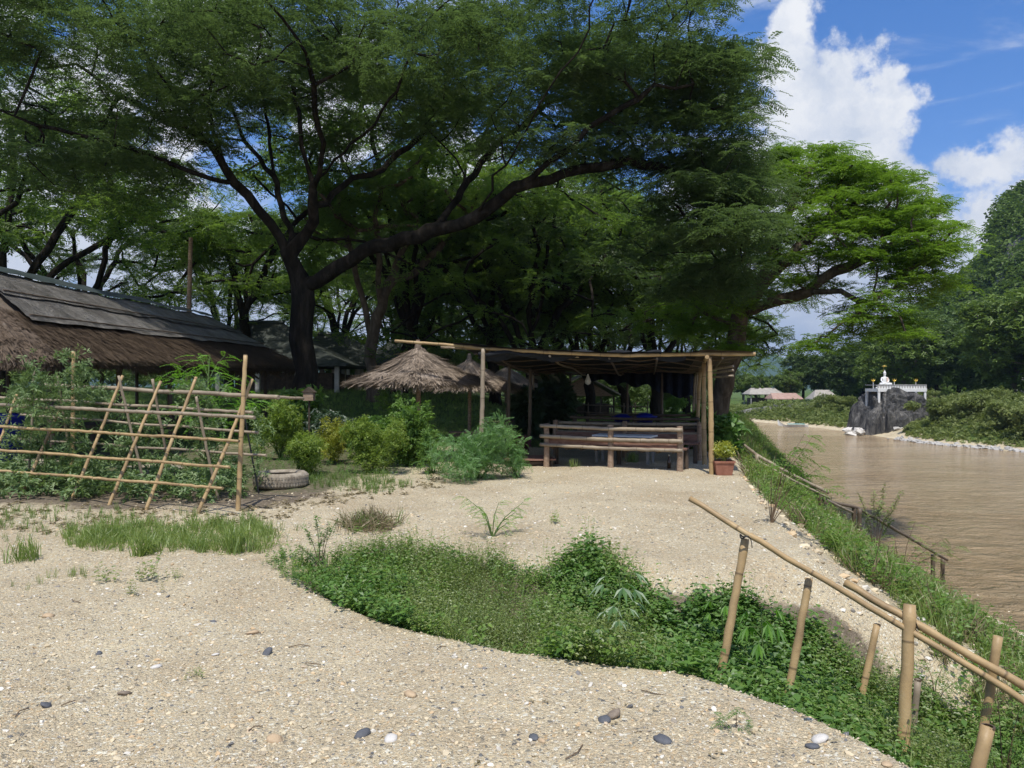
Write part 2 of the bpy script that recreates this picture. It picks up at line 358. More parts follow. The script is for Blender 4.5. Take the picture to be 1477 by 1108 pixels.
# ------------------------------------------------------------------ terrain
WZ = -3.8
XT = np.array([(-20, 1.9), (0, 2.2), (3, 2.0), (5, 2.35), (8.8, 3.05), (13.6, 4.1), (20, 5.7), (30, 8.8), (60, 18), (140, 34), (400, 34)])
XL = np.array([(-20, 12.3), (0, 11.5), (12, 11.2), (17.5, 11.2), (19.3, 10.8), (24, 11.6), (35, 14.6), (57, 19.6), (90, 27.5), (120, 32), (140, 35), (400, 35)])
XR = np.array([(-20, 60), (30, 52), (50, 45), (63, 43), (73, 40), (91, 41.5), (100, 41.5), (112, 40), (126, 38), (136, 34), (146, 20), (400, 20)])
EX = np.array([(-40, 8.8), (-5.8, 8.6), (-3.75, 7.6), (-2.3, 6.75), (-1.33, 5.6), (-.62, 4.9), (.09, 4.42), (.97, 4.08), (1.31, 3.68), (1.60, 3.05), (1.92, 2.2), (2.3, .9), (2.8, -2), (6, -20)])
FY = np.array([(-2.6, 6.9), (-1.3, 7.3), (0, 7.2), (.7, 7.15), (1.25, 6.7), (1.7, 6.7), (2.4, 6.8), (4, 6.2)])
def sstep(a, b, x): t = np.clip((x - a) / (b - a), 0, 1); return t * t * (3 - 2 * t)
_prm = [(rng.uniform(0, 6.28), rng.uniform(0, 6.28)) for _ in range(24)]
def fbm(x, y, f, oct=3):
    s = 0
    for o in range(oct):
        for k in range(3):
            a, b = _prm[(o * 3 + k) % 24]; ang = a + k * 2.1; ff = f * (2.03 ** o)
            s = s + np.sin((x * math.cos(ang) + y * math.sin(ang)) * ff + b + 1.3 * np.sin((x * math.sin(ang * 1.7) - y * math.cos(ang * 1.3)) * ff * .6 + a)) * (.5 ** o) / 3
    return s
def terrain(x, y):
    x = np.asarray(x, float); y = np.asarray(y, float)
    xt = np.interp(y, XT[:, 0], XT[:, 1]); xl = np.interp(y, XL[:, 0], XL[:, 1]); xr = np.interp(y, XR[:, 0], XR[:, 1])
    z = 0.04 * fbm(x, y, .8) + (.016 * fbm(x, y, 4.0) + .008 * fbm(x + 9, y, 8.7)) * sstep(30, 12, y)
    # lawn rising to the left and back
    z = z + 1.5 * sstep(17, 44, y) * sstep(4, -7, x)
    z = z - .03 * np.clip(y - 20, 0, 60) * sstep(-2, 8, x) * .5
    # left bank
    t = (x - xt) / np.maximum(xl - xt, .5)
    prof = np.where(t < 0, 0, np.where(t < 1, 1 - (1 - np.clip(t, 0, 1)) ** 1.25, 1 + (t - 1) * .5))
    bank = WZ * prof + .12 * fbm(x, y, 1.3) * sstep(0, .15, t) * sstep(1.02, .8, t)
    z = np.where(t > 0, z * (1 - sstep(0, .3, t)) + bank, z)
    z = np.where(t > 1, np.maximum(bank, WZ - 1.2), z)
    # far / right bank
    rt = x - xr
    zr = WZ - 1.2 + 1.2 * sstep(-6, 0, rt) + 2.1 * sstep(-.3, 7, rt) + .9 * sstep(7, 30, rt) + .12 * fbm(x, y, .6) * sstep(0, 3, rt)
    zr = np.where(rt < 0, np.where(y > 137, zr, np.minimum(zr, WZ - .02)), zr)
    z = np.where(rt > -6, np.where((t > 1) | (y > 100), np.maximum(zr, np.where(t > 1, z, -9)), z), z)
    # ditch behind the foreground gravel shelf
    inv = np.argsort(EX[:, 0]); ye = np.interp(x, EX[inv, 0], EX[inv, 1]) + .07 * fbm(x * 1.0, y * 0 + 3., 3.1, 2)
    yf = np.interp(x, FY[:, 0], FY[:, 1])
    depth = .03 + .52 * sstep(-2.6, 2.2, x) ** 1.3 + .28 * sstep(1.3, 2.8, x)
    depth = np.where(x < -2.6, .03 * sstep(-4.5, -2.6, x), depth)
    s = (y - ye); band = sstep(0, .30, s) * (1 - sstep(yf - np.minimum(1.5, (yf - ye) * .6), yf + .1, y))
    ex_r = sstep(1.55, 2.1, x)
    z = z - depth * band * (1 - .0 * ex_r)
    # the shelf's right flank falls away to the river too
    return z
def proj(x, y, z):
    return CXP + FPX * x / y, HOR - FPX * (z - HC) / y
def ground(px, py, dmax=220):
    """first point where the view ray through a photo pixel meets the terrain"""
    d = np.concatenate([np.arange(2, 12, .01), np.arange(12, dmax, .05)])
    x = (px - CXP) / FPX * d; zr = HC + (HOR - py) / FPX * d; zt = np.maximum(terrain(x, d), WZ)
    i = np.argmax(zr <= zt) if np.any(zr <= zt) else len(d) - 1
    return np.array([x[i], d[i], zt[i]])
def on(x, y): return np.array([x, y, float(max(terrain(x, y), WZ))])

def axis(segs):
    out = [segs[0][0]]
    for a, b, st in segs:
        n = max(1, int(round((b - a) / st))); out += list(np.linspace(a, b, n + 1)[1:])
    return np.array(out)
gx = axis([(-6000, -1500, 1500), (-1500, -300, 300), (-300, -80, 20), (-80, -25, 3), (-25, -8, .5), (-8, -4, .08), (-4, 4, .03), (4, 14, .10), (14, 50, .8), (50, 120, 4), (120, 400, 28), (400, 1500, 275), (1500, 6000, 1500)])
gy = axis([(-200, -20, 30), (-20, 1.5, 1.5), (1.5, 8.5, .03), (8.5, 12, .07), (12, 22, .2), (22, 60, .7), (60, 150, 2), (150, 400, 25), (400, 1500, 220), (1500, 9000, 1500)])
GX, GY = np.meshgrid(gx, gy); GZ = terrain(GX, GY)
nx, ny = len(gx), len(gy); idx = np.arange(nx * ny).reshape(ny, nx)
GF = np.stack([idx[:-1, :-1], idx[:-1, 1:], idx[1:, 1:], idx[1:, :-1]], -1).reshape(-1, 4)
gme = fast_mesh('ground', np.stack([GX, GY, GZ], -1).reshape(-1, 3), GF, True)
def in_poly(px, py, poly):
    poly = np.asarray(poly, float); c = np.zeros(np.shape(px), bool); j = len(poly) - 1
    for i in range(len(poly)):
        xi, yi = poly[i]; xj, yj = poly[j]
        c ^= ((yi > py) != (yj > py)) & (px < (xj - xi) * (py - yi) / (yj - yi + 1e-9) + xi); j = i
    return c
def green_mask(x, y):
    """where grass and earth replace gravel: lawn at the back, river bank, garden bed"""
    xt = np.interp(y, XT[:, 0], XT[:, 1]); xl = np.interp(y, XL[:, 0], XL[:, 1]); xr = np.interp(y, XR[:, 0], XR[:, 1])
    n = fbm(x, y, 1.4, 2) * .7
    lawn = sstep(18.5, 21, y + n - .5 * np.clip(x, 0, 3)) * (x < xt + 1)
    lawn = np.maximum(lawn, .5 * sstep(-1.0, -3, x + n) * sstep(10.0, 12.5, y + n))
    t = (x - xt) / (xl - xt)
    lm = np.interp(y, [5.5, 8, 11, 15, 18, 22], [.2, .3, .42, .6, .83, .95]); bank = sstep(.06, .2, t + .04 * n) * (1 - sstep(lm - .04, lm + .04, t + .05 * n)) * sstep(5.5, 8, y + n)
    far = sstep(1.2, 3, x - xr + n) * (t > 1)
    far = np.maximum(far, (y > 146) * 1.0)
    return np.clip(np.maximum(np.maximum(lawn, bank), far), 0, 1)
def soil_mask(x, y):
    inv = np.argsort(EX[:, 0]); ye = np.interp(x, EX[inv, 0], EX[inv, 1]); yf = np.interp(x, FY[:, 0], FY[:, 1])
    a = sstep(.1, .3, y - ye) * sstep(-.35, -.7, y - yf) * sstep(-2.6, -1.8, x) * sstep(3.2, 2.6, x)
    b = sstep(-2.2, -3.0, x + .4 * fbm(x, y, 2)) * sstep(9.3, 10.3, y + .3 * fbm(x, y, 3)) * sstep(22, 18, y)
    return np.clip(np.maximum(a, .75 * b), 0, 1)
for nm, fn in (('green', green_mask), ('soil', soil_mask)):
    at = gme.attributes.new(nm, 'FLOAT', 'POINT'); at.data.foreach_set('value', fn(GX, GY).ravel().astype(np.float32))
def ground_mat():
    m = new_mat('ground_surface'); N = NT(m); g = N.n('ShaderNodeNewGeometry'); pos = g.outputs['Position']
    w = N.noise(pos, 30, 3); wp = N.n('ShaderNodeVectorMath', {0: w.outputs['Color'], 1: (.012, .012, .012), 2: pos}, operation='MULTIPLY_ADD').outputs[0]
    stones = [(0, (.13, .13, .13)), (.05, (.27, .245, .19)), (.14, (.41, .345, .235)), (.42, (.52, .44, .295)), (.66, (.62, .53, .36)), (.80, (.50, .37, .21)), (.86, (.48, .44, .35)), (.94, (.72, .68, .55))]
    cols = []; hs_ = []
    for sc in (55, 110, 230):
        v = N.n('ShaderNodeTexVoronoi', {'Vector': wp, 'Scale': float(sc), 'Randomness': 1.0})
        sp = N.n('ShaderNodeSeparateColor', {0: v.outputs['Color']})
        cols.append(N.ramp(sp.outputs[0], stones)); hs_.append((v.outputs['Distance'], sp.outputs[1]))
    sel1 = N.n('ShaderNodeMath', {0: hs_[0][1], 1: .72}, operation='GREATER_THAN').outputs[0]
    sel2 = N.n('ShaderNodeMath', {0: hs_[1][1], 1: .5}, operation='GREATER_THAN').outputs[0]
    fine = N.mix(.45, cols[2], (.53, .45, .305))
    c = N.mix(sel2, fine, cols[1]); c = N.mix(sel1, c, cols[0])
    big = N.noise(pos, .7, 8, .68, .6); c = N.mix(.8, c, N.ramp(big.outputs['Fac'], [(.32, (.40, .38, .35)), (.5, (.50, .495, .48)), (.68, (.60, .595, .58))]), 'OVERLAY')
    h = N.n('ShaderNodeMath', {0: hs_[1][0], 1: -1.0}, operation='MULTIPLY').outputs[0]
    h = N.n('ShaderNodeMath', {0: hs_[0][0], 1: -1.2, 2: h}, operation='MULTIPLY_ADD').outputs[0]
    h = N.n('ShaderNodeMath', {0: hs_[2][0], 1: -.5, 2: h}, operation='MULTIPLY_ADD').outputs[0]
    soiln = N.noise(pos, 14, 6, .65); soil = N.ramp(soiln.outputs['Fac'], [(.3, (.10, .078, .052)), (.7, (.27, .22, .16))])
    gn = N.noise(pos, 3, 7, .7); grass = N.ramp(gn.outputs['Fac'], [(.3, (.045, .07, .018)), (.55, (.08, .13, .03)), (.75, (.15, .14, .07))])
    en = N.noise(pos, 9, 5, .7)
    def edge(att):
        a = N.n('ShaderNodeAttribute', attribute_name=att)
        s = N.n('ShaderNodeMath', {0: N.n('ShaderNodeMath', {0: en.outputs['Fac'], 1: .5}, operation='SUBTRACT').outputs[0], 1: .9, 2: a.outputs['Fac']}, operation='MULTIPLY_ADD')
        return N.n('ShaderNodeMapRange', {0: s.outputs[0], 1: .35, 2: .65}).outputs[0]
    c = N.mix(edge('soil'), c, soil); c = N.mix(edge('green'), c, grass)
    bp = N.n('ShaderNodeBump', {'Height': h, 'Strength': .9, 'Distance': .010})
    p = N.n('ShaderNodeBsdfPrincipled', {'Base Color': c, 'Roughness': .9, 'Normal': bp.outputs[0], 'Specular IOR Level': .2}); N.out(p.outputs[0]); return m
M['ground'] = ground_mat()
tag(obj('ground', gme, None, M['ground']), kind='structure')

# river
def river_mat():
    m = new_mat('river_water'); N = NT(m); g = N.n('ShaderNodeNewGeometry')
    mp = N.n('ShaderNodeMapping', {0: g.outputs['Position'], 'Rotation': (0, 0, R(10)), 'Scale': (.55, .95, 1)})
    a = N.noise(mp.outputs[0], 1.4, 7, .62, .5); b = N.noise(mp.outputs[0], .16, 5, .6, .8); d = N.noise(mp.outputs[0], 5.5, 4, .6, .3)
    c = N.ramp(b.outputs['Fac'], [(.35, (.39, .275, .155)), (.65, (.53, .41, .255))])
    h = N.n('ShaderNodeMath', {0: d.outputs['Fac'], 1: .35, 2: a.outputs['Fac']}, operation='MULTIPLY_ADD')
    h2 = N.n('ShaderNodeMath', {0: b.outputs['Fac'], 1: 1.2, 2: h.outputs[0]}, operation='MULTIPLY_ADD')
    bp = N.n('ShaderNodeBump', {'Height': h2.outputs[0], 'Strength': 1.0, 'Distance': 1.4})
    p = N.n('ShaderNodeBsdfPrincipled', {'Base Color': c, 'Roughness': .10, 'Normal': bp.outputs[0], 'IOR': 1.33, 'Specular IOR Level': .5}); N.out(p.outputs[0]); return m
rv = MB(); rx = np.linspace(6, 75, 40); ry = np.linspace(-20, 150, 60)
RX, RY = np.meshgrid(rx, ry); ii = np.arange(RX.size).reshape(RX.shape)
rme = fast_mesh('river', np.stack([RX, RY, np.full(RX.shape, WZ)], -1).reshape(-1, 3), np.stack([ii[:-1, :-1], ii[:-1, 1:], ii[1:, 1:], ii[1:, :-1]], -1).reshape(-1, 4), True)
tag(obj('river', rme, None, river_mat()), kind='structure')

# ------------------------------------------------------------------ leaf templates (arrays of quads)
def leaf(o, d, l, w, up=(0, 0, 1), droop=.15, fold=.12):
    """one leaf of four corners: base, two sides, tip"""
    o = np.array(o, float); d = np.array(d, float); d /= np.linalg.norm(d) + 1e-9
    s = np.cross(d, up); s /= np.linalg.norm(s) + 1e-9; u = np.cross(s, d)
    return [o, o + d * l * .48 + s * w / 2 + u * w * fold, o + d * l - np.array([0, 0, 1.]) * l * droop, o + d * l * .48 - s * w / 2 + u * w * fold]
def pack(quads):
    V = np.array(quads).reshape(-1, 3); F = np.arange(len(V)).reshape(-1, 4); return V, F
def T_spray(n=7, ll=.26, lw=.10, seed=0, arch=.25):
    """feathery compound frond about one unit long"""
    r = np.random.default_rng(seed); q = []
    for i in range(n):
        t = (i + .8) / n; o = np.array([t, 0, -arch * t * t]); k = math.sin(math.pi * min(1, t * .8 + .15))
        for s in (-1, 1):
            a = r.uniform(.9, 1.3) * s; d = (math.cos(a), math.sin(a), r.uniform(-.25, .1)); q.append(leaf(o, d, ll * (.55 + .6 * k) * r.uniform(.8, 1.2), lw))
    q.append(leaf((1, 0, -arch), (1, 0, -.3), ll * .7, lw)); return pack(q)
def T_tuft(n=8, ll=.5, lw=.2, seed=0, up=.5):
    """loose rosette of plain leaves"""
    r = np.random.default_rng(seed); q = []
    for i in range(n):
        a = i * 2.4 + r.uniform(-.4, .4); e = r.uniform(-.2, up); o = (0, 0, r.uniform(-.15, .25)) if n > 3 else (0, 0, 0)
        q.append(leaf(o, (math.cos(a), math.sin(a), e), ll * r.uniform(.7, 1.25), lw * r.uniform(.8, 1.2), droop=r.uniform(.05, .35)))
    return pack(q)
def T_weed(seed=0, h=1.0, n=14, ll=.24, lw=.13, stems=3):
    r = np.random.default_rng(seed); q = []
    for s in range(stems):
        a0 = r.uniform(0, 6.28); lean = r.uniform(.1, .5); hh = h * r.uniform(.6, 1)
        for i in range(n // stems):
            t = (i + 1) / (n // stems); o = np.array([math.cos(a0) * lean * t, math.sin(a0) * lean * t, hh * t]) + r.normal(0, .02, 3)
            a = r.uniform(0, 6.28); q.append(leaf(o, (math.cos(a), math.sin(a), r.uniform(.1, .6)), ll * r.uniform(.7, 1.3) * (1.1 - .4 * t), lw * r.uniform(.8, 1.2), droop=.2))
        q.append([np.array([0, 0, 0]), np.array([.008, 0, 0]), np.array([math.cos(a0) * lean + .008, math.sin(a0) * lean, hh]), np.array([math.cos(a0) * lean, math.sin(a0) * lean, hh])])
    return pack(q)
def T_grass(seed=0, n=9, w=.03):
    r = np.random.default_rng(seed); q = []
    for i in range(n):
        a = r.uniform(0, 6.28); b = r.uniform(.08, .6); h = r.uniform(.5, 1); o = np.array([r.normal(0, .1), r.normal(0, .1), 0])
        d = np.array([math.cos(a), math.sin(a), 0]); s = np.array([-d[1], d[0], 0]) * w / 2
        m1 = o + d * b * .35 * h + np.array([0, 0, h * .62]); tip = o + d * b * h + np.array([0, 0, h * (1 - .35 * b)])
        q.append([o - s, o + s, m1 + s * .8, m1 - s * .8]); q.append([m1 - s * .8, m1 + s * .8, tip + s * .1, tip - s * .1])
    return pack(q)
def T_strand(seed=0, n=5, w=.05):
    """a wisp of thatch lying down the slope, one unit long along +X"""
    r = np.random.default_rng(seed); q = []
    for i in range(n):
        y = r.normal(0, .09); l = r.uniform(.7, 1.1); y2 = y + r.normal(0, .12); z = r.uniform(.0, .06)
        q.append([np.array([0, y - w / 2, 0]), np.array([0, y + w / 2, 0]), np.array([l, y2 + w / 4, z]), np.array([l, y2 - w / 4, z])])
    return pack(q)
TS = [T_spray(7, .26, .10, k) for k in range(4)]
TF = [T_spray(9, .20, .075, k + 9, .35) for k in range(4)]
TT = [T_tuft(8, .5, .2, k) for k in range(4)]
TN = [T_tuft(9, .55, .13, k + 5, .8) for k in range(4)]
TW = [T_weed(k) for k in range(6)]
TG = [T_grass(k) for k in range(5)]
TH = [T_strand(k) for k in range(5)]
TB = [T_tuft(5, .9, .5, k + 3, .6) for k in range(4)]        # broad leaves
T1 = [T_tuft(2, .8, .55, k + 31, .3) for k in range(4)]

def rotmats(yaw, pitch, roll):
    cy, sy, cp, sp, cr, sr = np.cos(yaw), np.sin(yaw), np.cos(pitch), np.sin(pitch), np.cos(roll), np.sin(roll)
    z = np.zeros_like(yaw); o = np.ones_like(yaw)
    Rz = np.array([[cy, -sy, z], [sy, cy, z], [z, z, o]]); Ry = np.array([[cp, z, sp], [z, o, z], [-sp, z, cp]]); Rx = np.array([[o, z, z], [z, cr, -sr], [z, sr, cr]])
    A = np.einsum('ijn,jkn->ikn', Rz, Ry); A = np.einsum('ijn,jkn->ikn', A, Rx); return A.transpose(2, 0, 1)
def scatter(temps, pos, scale, yaw=None, pitch=None, roll=None, tilt=.35, zs=None):
    pos = np.asarray(pos, float).reshape(-1, 3); n = len(pos)
    if n == 0: return np.zeros((0, 3)), np.zeros((0, 4), int)
    if yaw is None: yaw = rng.uniform(0, 2 * np.pi, n)
    if pitch is None: pitch = rng.normal(0, tilt, n)
    if roll is None: roll = rng.normal(0, tilt, n)
    scale = np.broadcast_to(np.asarray(scale, float), (n,))
    Rm = rotmats(yaw, pitch, roll) * scale[:, None, None]
    which = rng.integers(0, len(temps), n); Vs = []; Fs = []; c = 0
    for k, (TV, TFc) in enumerate(temps):
        m = np.where(which == k)[0]
        if len(m) == 0: continue
        V = np.einsum('nij,vj->nvi', Rm[m], TV) + pos[m][:, None]
        F = TFc[None] + (np.arange(len(m)) * len(TV))[:, None, None] + c
        c += len(m) * len(TV); Vs.append(V.reshape(-1, 3)); Fs.append(F.reshape(-1, 4))
    return np.concatenate(Vs), np.concatenate(Fs)
def join_parts(parts):
    Vs, Fs, c = [], [], 0
    for V, F in parts:
        Vs.append(V); Fs.append(F + c); c += len(V)
    return np.concatenate(Vs), np.concatenate(Fs)
def leaves_obj(name, parts, mat, parent=None):
    V, F = join_parts(parts) if isinstance(parts, list) else parts
    return obj(name, fast_mesh(name, V, F), parent, mat)

# ------------------------------------------------------------------ bamboo culms (carry an 'along' attribute for their rings)
def culm(name, runs, mat, parent=None, n=10, open_end=False):
    """runs: list of (points, radius or (r0, r1)); one mesh"""
    V, F, A, c = [], [], [], 0
    for pts, rr in runs:
        pts = np.asarray(pts, float); L_ = np.concatenate([[0], np.cumsum(np.linalg.norm(np.diff(pts, axis=0), axis=1))])
        m = max(2, int(L_[-1] / .09) + 1); t = np.linspace(0, L_[-1], m)
        # nodes swell slightly; keep rings on the joints
        q = np.stack([np.interp(t, L_, pts[:, k]) for k in range(3)], 1)
        if m > 4: q[1:-1] += rng.normal(0, .0022, (m - 2, 3))
        r0, r1 = (rr, rr) if np.isscalar(rr) else rr
        rad = np.linspace(r0, r1, m) * (1 + .10 * (np.abs(((t + .27) % .54) - .27) < .03))
        mb = MB().tube(q, rad, n); V.append(mb.v[0]); F += [[i + c for i in f] for f in mb.f]; c += len(mb.v[0])
        A.append(np.repeat(t + rng.uniform(0, .2), n))
    me = bpy.data.meshes.new(name); me.from_pydata(np.concatenate(V).tolist(), [], F)
    me.polygons.foreach_set('use_smooth', np.array([len(f) == 4 for f in F])); me.update()
    at = me.attributes.new('along', 'FLOAT', 'POINT'); at.data.foreach_set('value', np.concatenate(A).astype(np.float32))
    return obj(name, me, parent, M[mat])
def local(pts, root): return np.asarray(pts, float) - np.array(root.location)

# ------------------------------------------------------------------ trees
def resample(pts, step):
    pts = np.asarray(pts, float); L_ = np.concatenate([[0], np.cumsum(np.linalg.norm(np.diff(pts, axis=0), axis=1))])
    m = max(2, int(L_[-1] / step) + 1); t = np.linspace(0, L_[-1], m)
    return np.stack([np.interp(t, L_, pts[:, k]) for k in range(3)], 1)
def skeleton(limbs, pads, step=.5, jit=.05, r=None):
    """limbs: polylines (the first is the trunk); pads: attractor points. returns nodes, parents"""
    r = r or np.random.default_rng(3)
    nodes = []; par = []
    for k, lb in enumerate(limbs):
        q = resample(lb, step); q[1:-1] += r.normal(0, jit, (len(q) - 2, 3))
        if k == 0: prev = -1
        else:
            A = np.array(nodes); prev = int(np.argmin(np.linalg.norm(A - q[0], axis=1))); q = q[1:]
        for p in q: nodes.append(p); par.append(prev); prev = len(nodes) - 1
    lim0 = max(2, int(len(resample(limbs[0], step)) * .6))
    A = np.array(nodes); todo = list(range(len(pads))); pads = np.asarray(pads)
    dist = np.min(np.linalg.norm(A[None] - pads[:, None], axis=2), axis=1) if len(pads) else []
    for i in np.argsort(dist):
        A = np.array(nodes); g = pads[i]; v = g - A; dd = np.linalg.norm(v, axis=1) + .35 * np.maximum(0, -v[:, 2]) * 2
        dd[:lim0] += 6; j = int(np.argmin(dd)); a = A[j]; ln = np.linalg.norm(g - a)
        if ln < step * .6: continue
        m = max(2, int(ln / step)); t = np.linspace(0, 1, m + 1)[1:]
        bend = r.normal(0, .07 * ln, 3); bend[2] = -abs(bend[2]) * .6 if g[2] > a[2] else abs(bend[2])
        prev = j
        for tt in t:
            p = a + (g - a) * tt + bend * math.sin(math.pi * tt) + r.normal(0, jit * .8, 3) * (tt < 1); nodes.append(p); par.append(prev); prev = len(nodes) - 1
    return np.array(nodes), np.array(par)
def branch_mesh(nodes, par, rt, tip=.018, ex=.46, flare=1.35, minr=.0):
    n = len(nodes); ch = [[] for _ in range(n)]; cnt = np.zeros(n)
    for i in range(n):
        if par[i] >= 0: ch[par[i]].append(i)
    for i in range(n - 1, -1, -1):
        if not ch[i]: cnt[i] += 1
        if par[i] >= 0: cnt[par[i]] += cnt[i] 
    rad = np.maximum(tip, rt * (cnt / cnt[0]) ** ex)
    mb = MB(); stack = [(0, -1)]
    while stack:
        s, p = stack.pop(); chain = ([p] if p >= 0 else []) + [s]; i = s
        while ch[i]:
            c = sorted(ch[i], key=lambda k: -cnt[k]); 
            for o in c[1:]: stack.append((o, i))
            i = c[0]; chain.append(i)
        if len(chain) < 2: continue
        rr = rad[chain].copy()
        if p >= 0: rr[0] = min(rr[0], rr[1] * 1.25)
        else:
            h = nodes[chain][:, 2] - nodes[0][2]; rr = rr * (1 + (flare - 1) * np.exp(-h / .5))
        if rr.max() < minr: continue
        rr = rr * (1 + rng.normal(0, .035, len(rr)))
        mb.tube(nodes[chain], rr, 12 if rr.max() > .25 else 7 if rr.max() > .07 else 4, cap=False)
    return mb
def pad_points(pads, n, rad, flat=.28, r=None):
    """points for leaf sprays in flattened clouds round each pad"""
    r = r or rng; out = []
    for p in pads:
        k = int(n * r.uniform(.6, 1.4)); s = rad * r.uniform(.7, 1.25); v = r.normal(0, 1, (k, 3)); v /= np.linalg.norm(v, axis=1)[:, None]
        v *= (r.uniform(0, 1, (k, 1)) ** .45) * np.array([s, s, s * flat]); v[:, 2] -= .22 * (v[:, 0] ** 2 + v[:, 1] ** 2) / s
        out.append(p + v)
    return np.concatenate(out)
def make_tree(name, label, base, limbs, pads, rt, leafm, barkm, nspray=70, prad=1.2, flat=.28, size=.45, temps=TS, group=None, seed=1, step=.5, jit=.05, tilt=.4, ex=.46, cat='tree', minr=.0, tip=.018):
    r = np.random.default_rng(seed); base = np.asarray(base, float)
    t = thing(name, label, cat, base, group=group)
    nodes, par = skeleton(limbs, pads, step, jit, r)
    branch_mesh(nodes - base, par, rt, ex=ex, minr=minr, tip=tip).build('trunk', M[barkm], t, True)
    pts = pad_points(np.asarray(pads) - base, nspray, prad, flat, r)
    leaves_obj('crown', scatter(temps, pts, r.uniform(.7, 1.3, len(pts)) * size, tilt=tilt), M[leafm], t)
    return t
def pads_px(spec, r):
    out = []
    for (px, py, rx, ry, d0, d1, n) in spec:
        for _ in range(n):
            a = r.uniform(0, 6.28); q = math.sqrt(r.uniform(0, 1)); out.append(P(px + rx * q * math.cos(a), py + ry * q * math.sin(a), r.uniform(d0, d1)))
    return out
def LP(*pts): return [P(*p) for p in pts]

# the great rain tree
r = np.random.default_rng(21)
mb_base = on((440 - CXP) / FPX * 24, 24)
mt_limbs = [[mb_base + np.array([0, 0, -.3])] + LP((440, 540, 24), (437, 460, 24), (436, 400, 24)),
    LP((436, 400, 24), (405, 325, 23.6), (375, 290, 23.2), (345, 252, 22.8), (320, 220, 22.5), (290, 178, 22), (262, 140, 21.5), (225, 90, 21), (195, 40, 20.5), (150, -30, 20)),
    LP((345, 252, 22.8), (300, 243, 22), (255, 223, 21.5), (210, 206, 21), (150, 190, 20), (70, 172, 19), (-20, 140, 18)),
    LP((290, 178, 22), (240, 165, 22), (180, 130, 22), (110, 80, 22)),
    LP((425, 345, 24), (404, 290, 25), (394, 230, 26), (386, 160, 27), (375, 90, 28), (350, 20, 28)),
    LP((440, 345, 24), (455, 272, 23), (463, 205, 22), (452, 130, 20.5), (440, 60, 19), (402, 8, 18), (340, -60, 17)),
    LP((455, 272, 23), (438, 200, 23), (425, 130, 24), (420, 50, 25)),
    LP((458, 250, 23), (500, 205, 22), (545, 160, 21), (575, 120, 20), (600, 40, 19)),
    LP((452, 290, 23.2), (490, 262, 24), (550, 232, 25), (610, 180, 26), (660, 145, 27), (730, 105, 28), (800, 70, 28)),
    LP((395, 240, 26), (350, 190, 27), (330, 130, 28), (300, 60, 29)),
    LP((320, 220, 22.5), (300, 150, 23), (310, 80, 24), (290, 10, 24)),
    LP((437, 405, 24), (480, 377, 23.6), (540, 347, 23), (620, 326, 22), (690, 300, 21.2), (745, 262, 20.6), (800, 215, 20), (855, 165, 19.6), (930, 120, 19.4), (1000, 110, 19.6)),
    LP((745, 262, 20.6), (820, 237, 21), (900, 221, 21.5), (965, 232, 22), (1030, 290, 22)),
    LP((690, 300, 21.2), (720, 240, 20), (760, 180, 18.5), (800, 110, 17.5), (850, 30, 17)),
    LP((620, 326, 22), (660, 270, 23.5), (700, 210, 25), (780, 150, 26), (860, 90, 26))]
mt_pads = pads_px([(40, 60, 180, 70, 16, 24, 32), (70, 165, 190, 60, 17, 25, 40), (120, 225, 100, 35, 18, 24, 16), (230, 170, 110, 50, 20, 29, 18), (280, 60, 140, 80, 17, 28, 40), (430, 40, 140, 70, 16, 28, 38), (330, 110, 120, 60, 22, 31, 22), (470, 100, 110, 60, 22, 31, 22), (600, 150, 90, 50, 23, 31, 16), (210, 240, 60, 30, 21, 27, 8),
    (590, 60, 120, 70, 16, 27, 34), (720, 60, 110, 70, 17, 28, 26), (640, 130, 100, 50, 20, 29, 24), (800, 110, 100, 70, 17, 27, 28), (870, 50, 90, 45, 17, 26, 24), (940, 100, 110, 60, 17, 26, 32),
    (1010, 120, 60, 50, 18, 25, 18), (1040, 190, 60, 60, 18, 25, 24), (950, 190, 90, 60, 18, 25, 22), (860, 200, 80, 45, 18, 25, 14), (1065, 260, 42, 50, 18, 24, 18), (1000, 270, 70, 55, 18, 24, 18),
    (1050, 330, 45, 50, 17, 22, 16), (1030, 400, 48, 40, 20, 24, 13), (960, 330, 60, 40, 20, 26, 10), (760, 160, 80, 50, 18, 27, 12), (500, 150, 120, 50, 22, 29, 12), (340, 150, 100, 40, 22, 29, 10), (690, -60, 400, 90, 15, 27, 80), (200, -60, 300, 90, 14, 27, 70), (1030, 75, 45, 25, 18, 23, 10), (1000, 60, 60, 20, 18, 24, 8)], r)
mt_pads = [np.array([0, 0, HC]) + (p - np.array([0, 0, HC])) * (1 + 1.6 / p[1]) for p in mt_pads]
make_tree('rain_tree', 'huge spreading rain tree with dark forked trunk, the largest tree, standing at the lawn edge', mb_base, mt_limbs, mt_pads, .37, 'rain_leaf', 'bark', 60, 1.3, .15, .48, seed=5, ex=.58, tilt=.22, temps=TF, group=None)

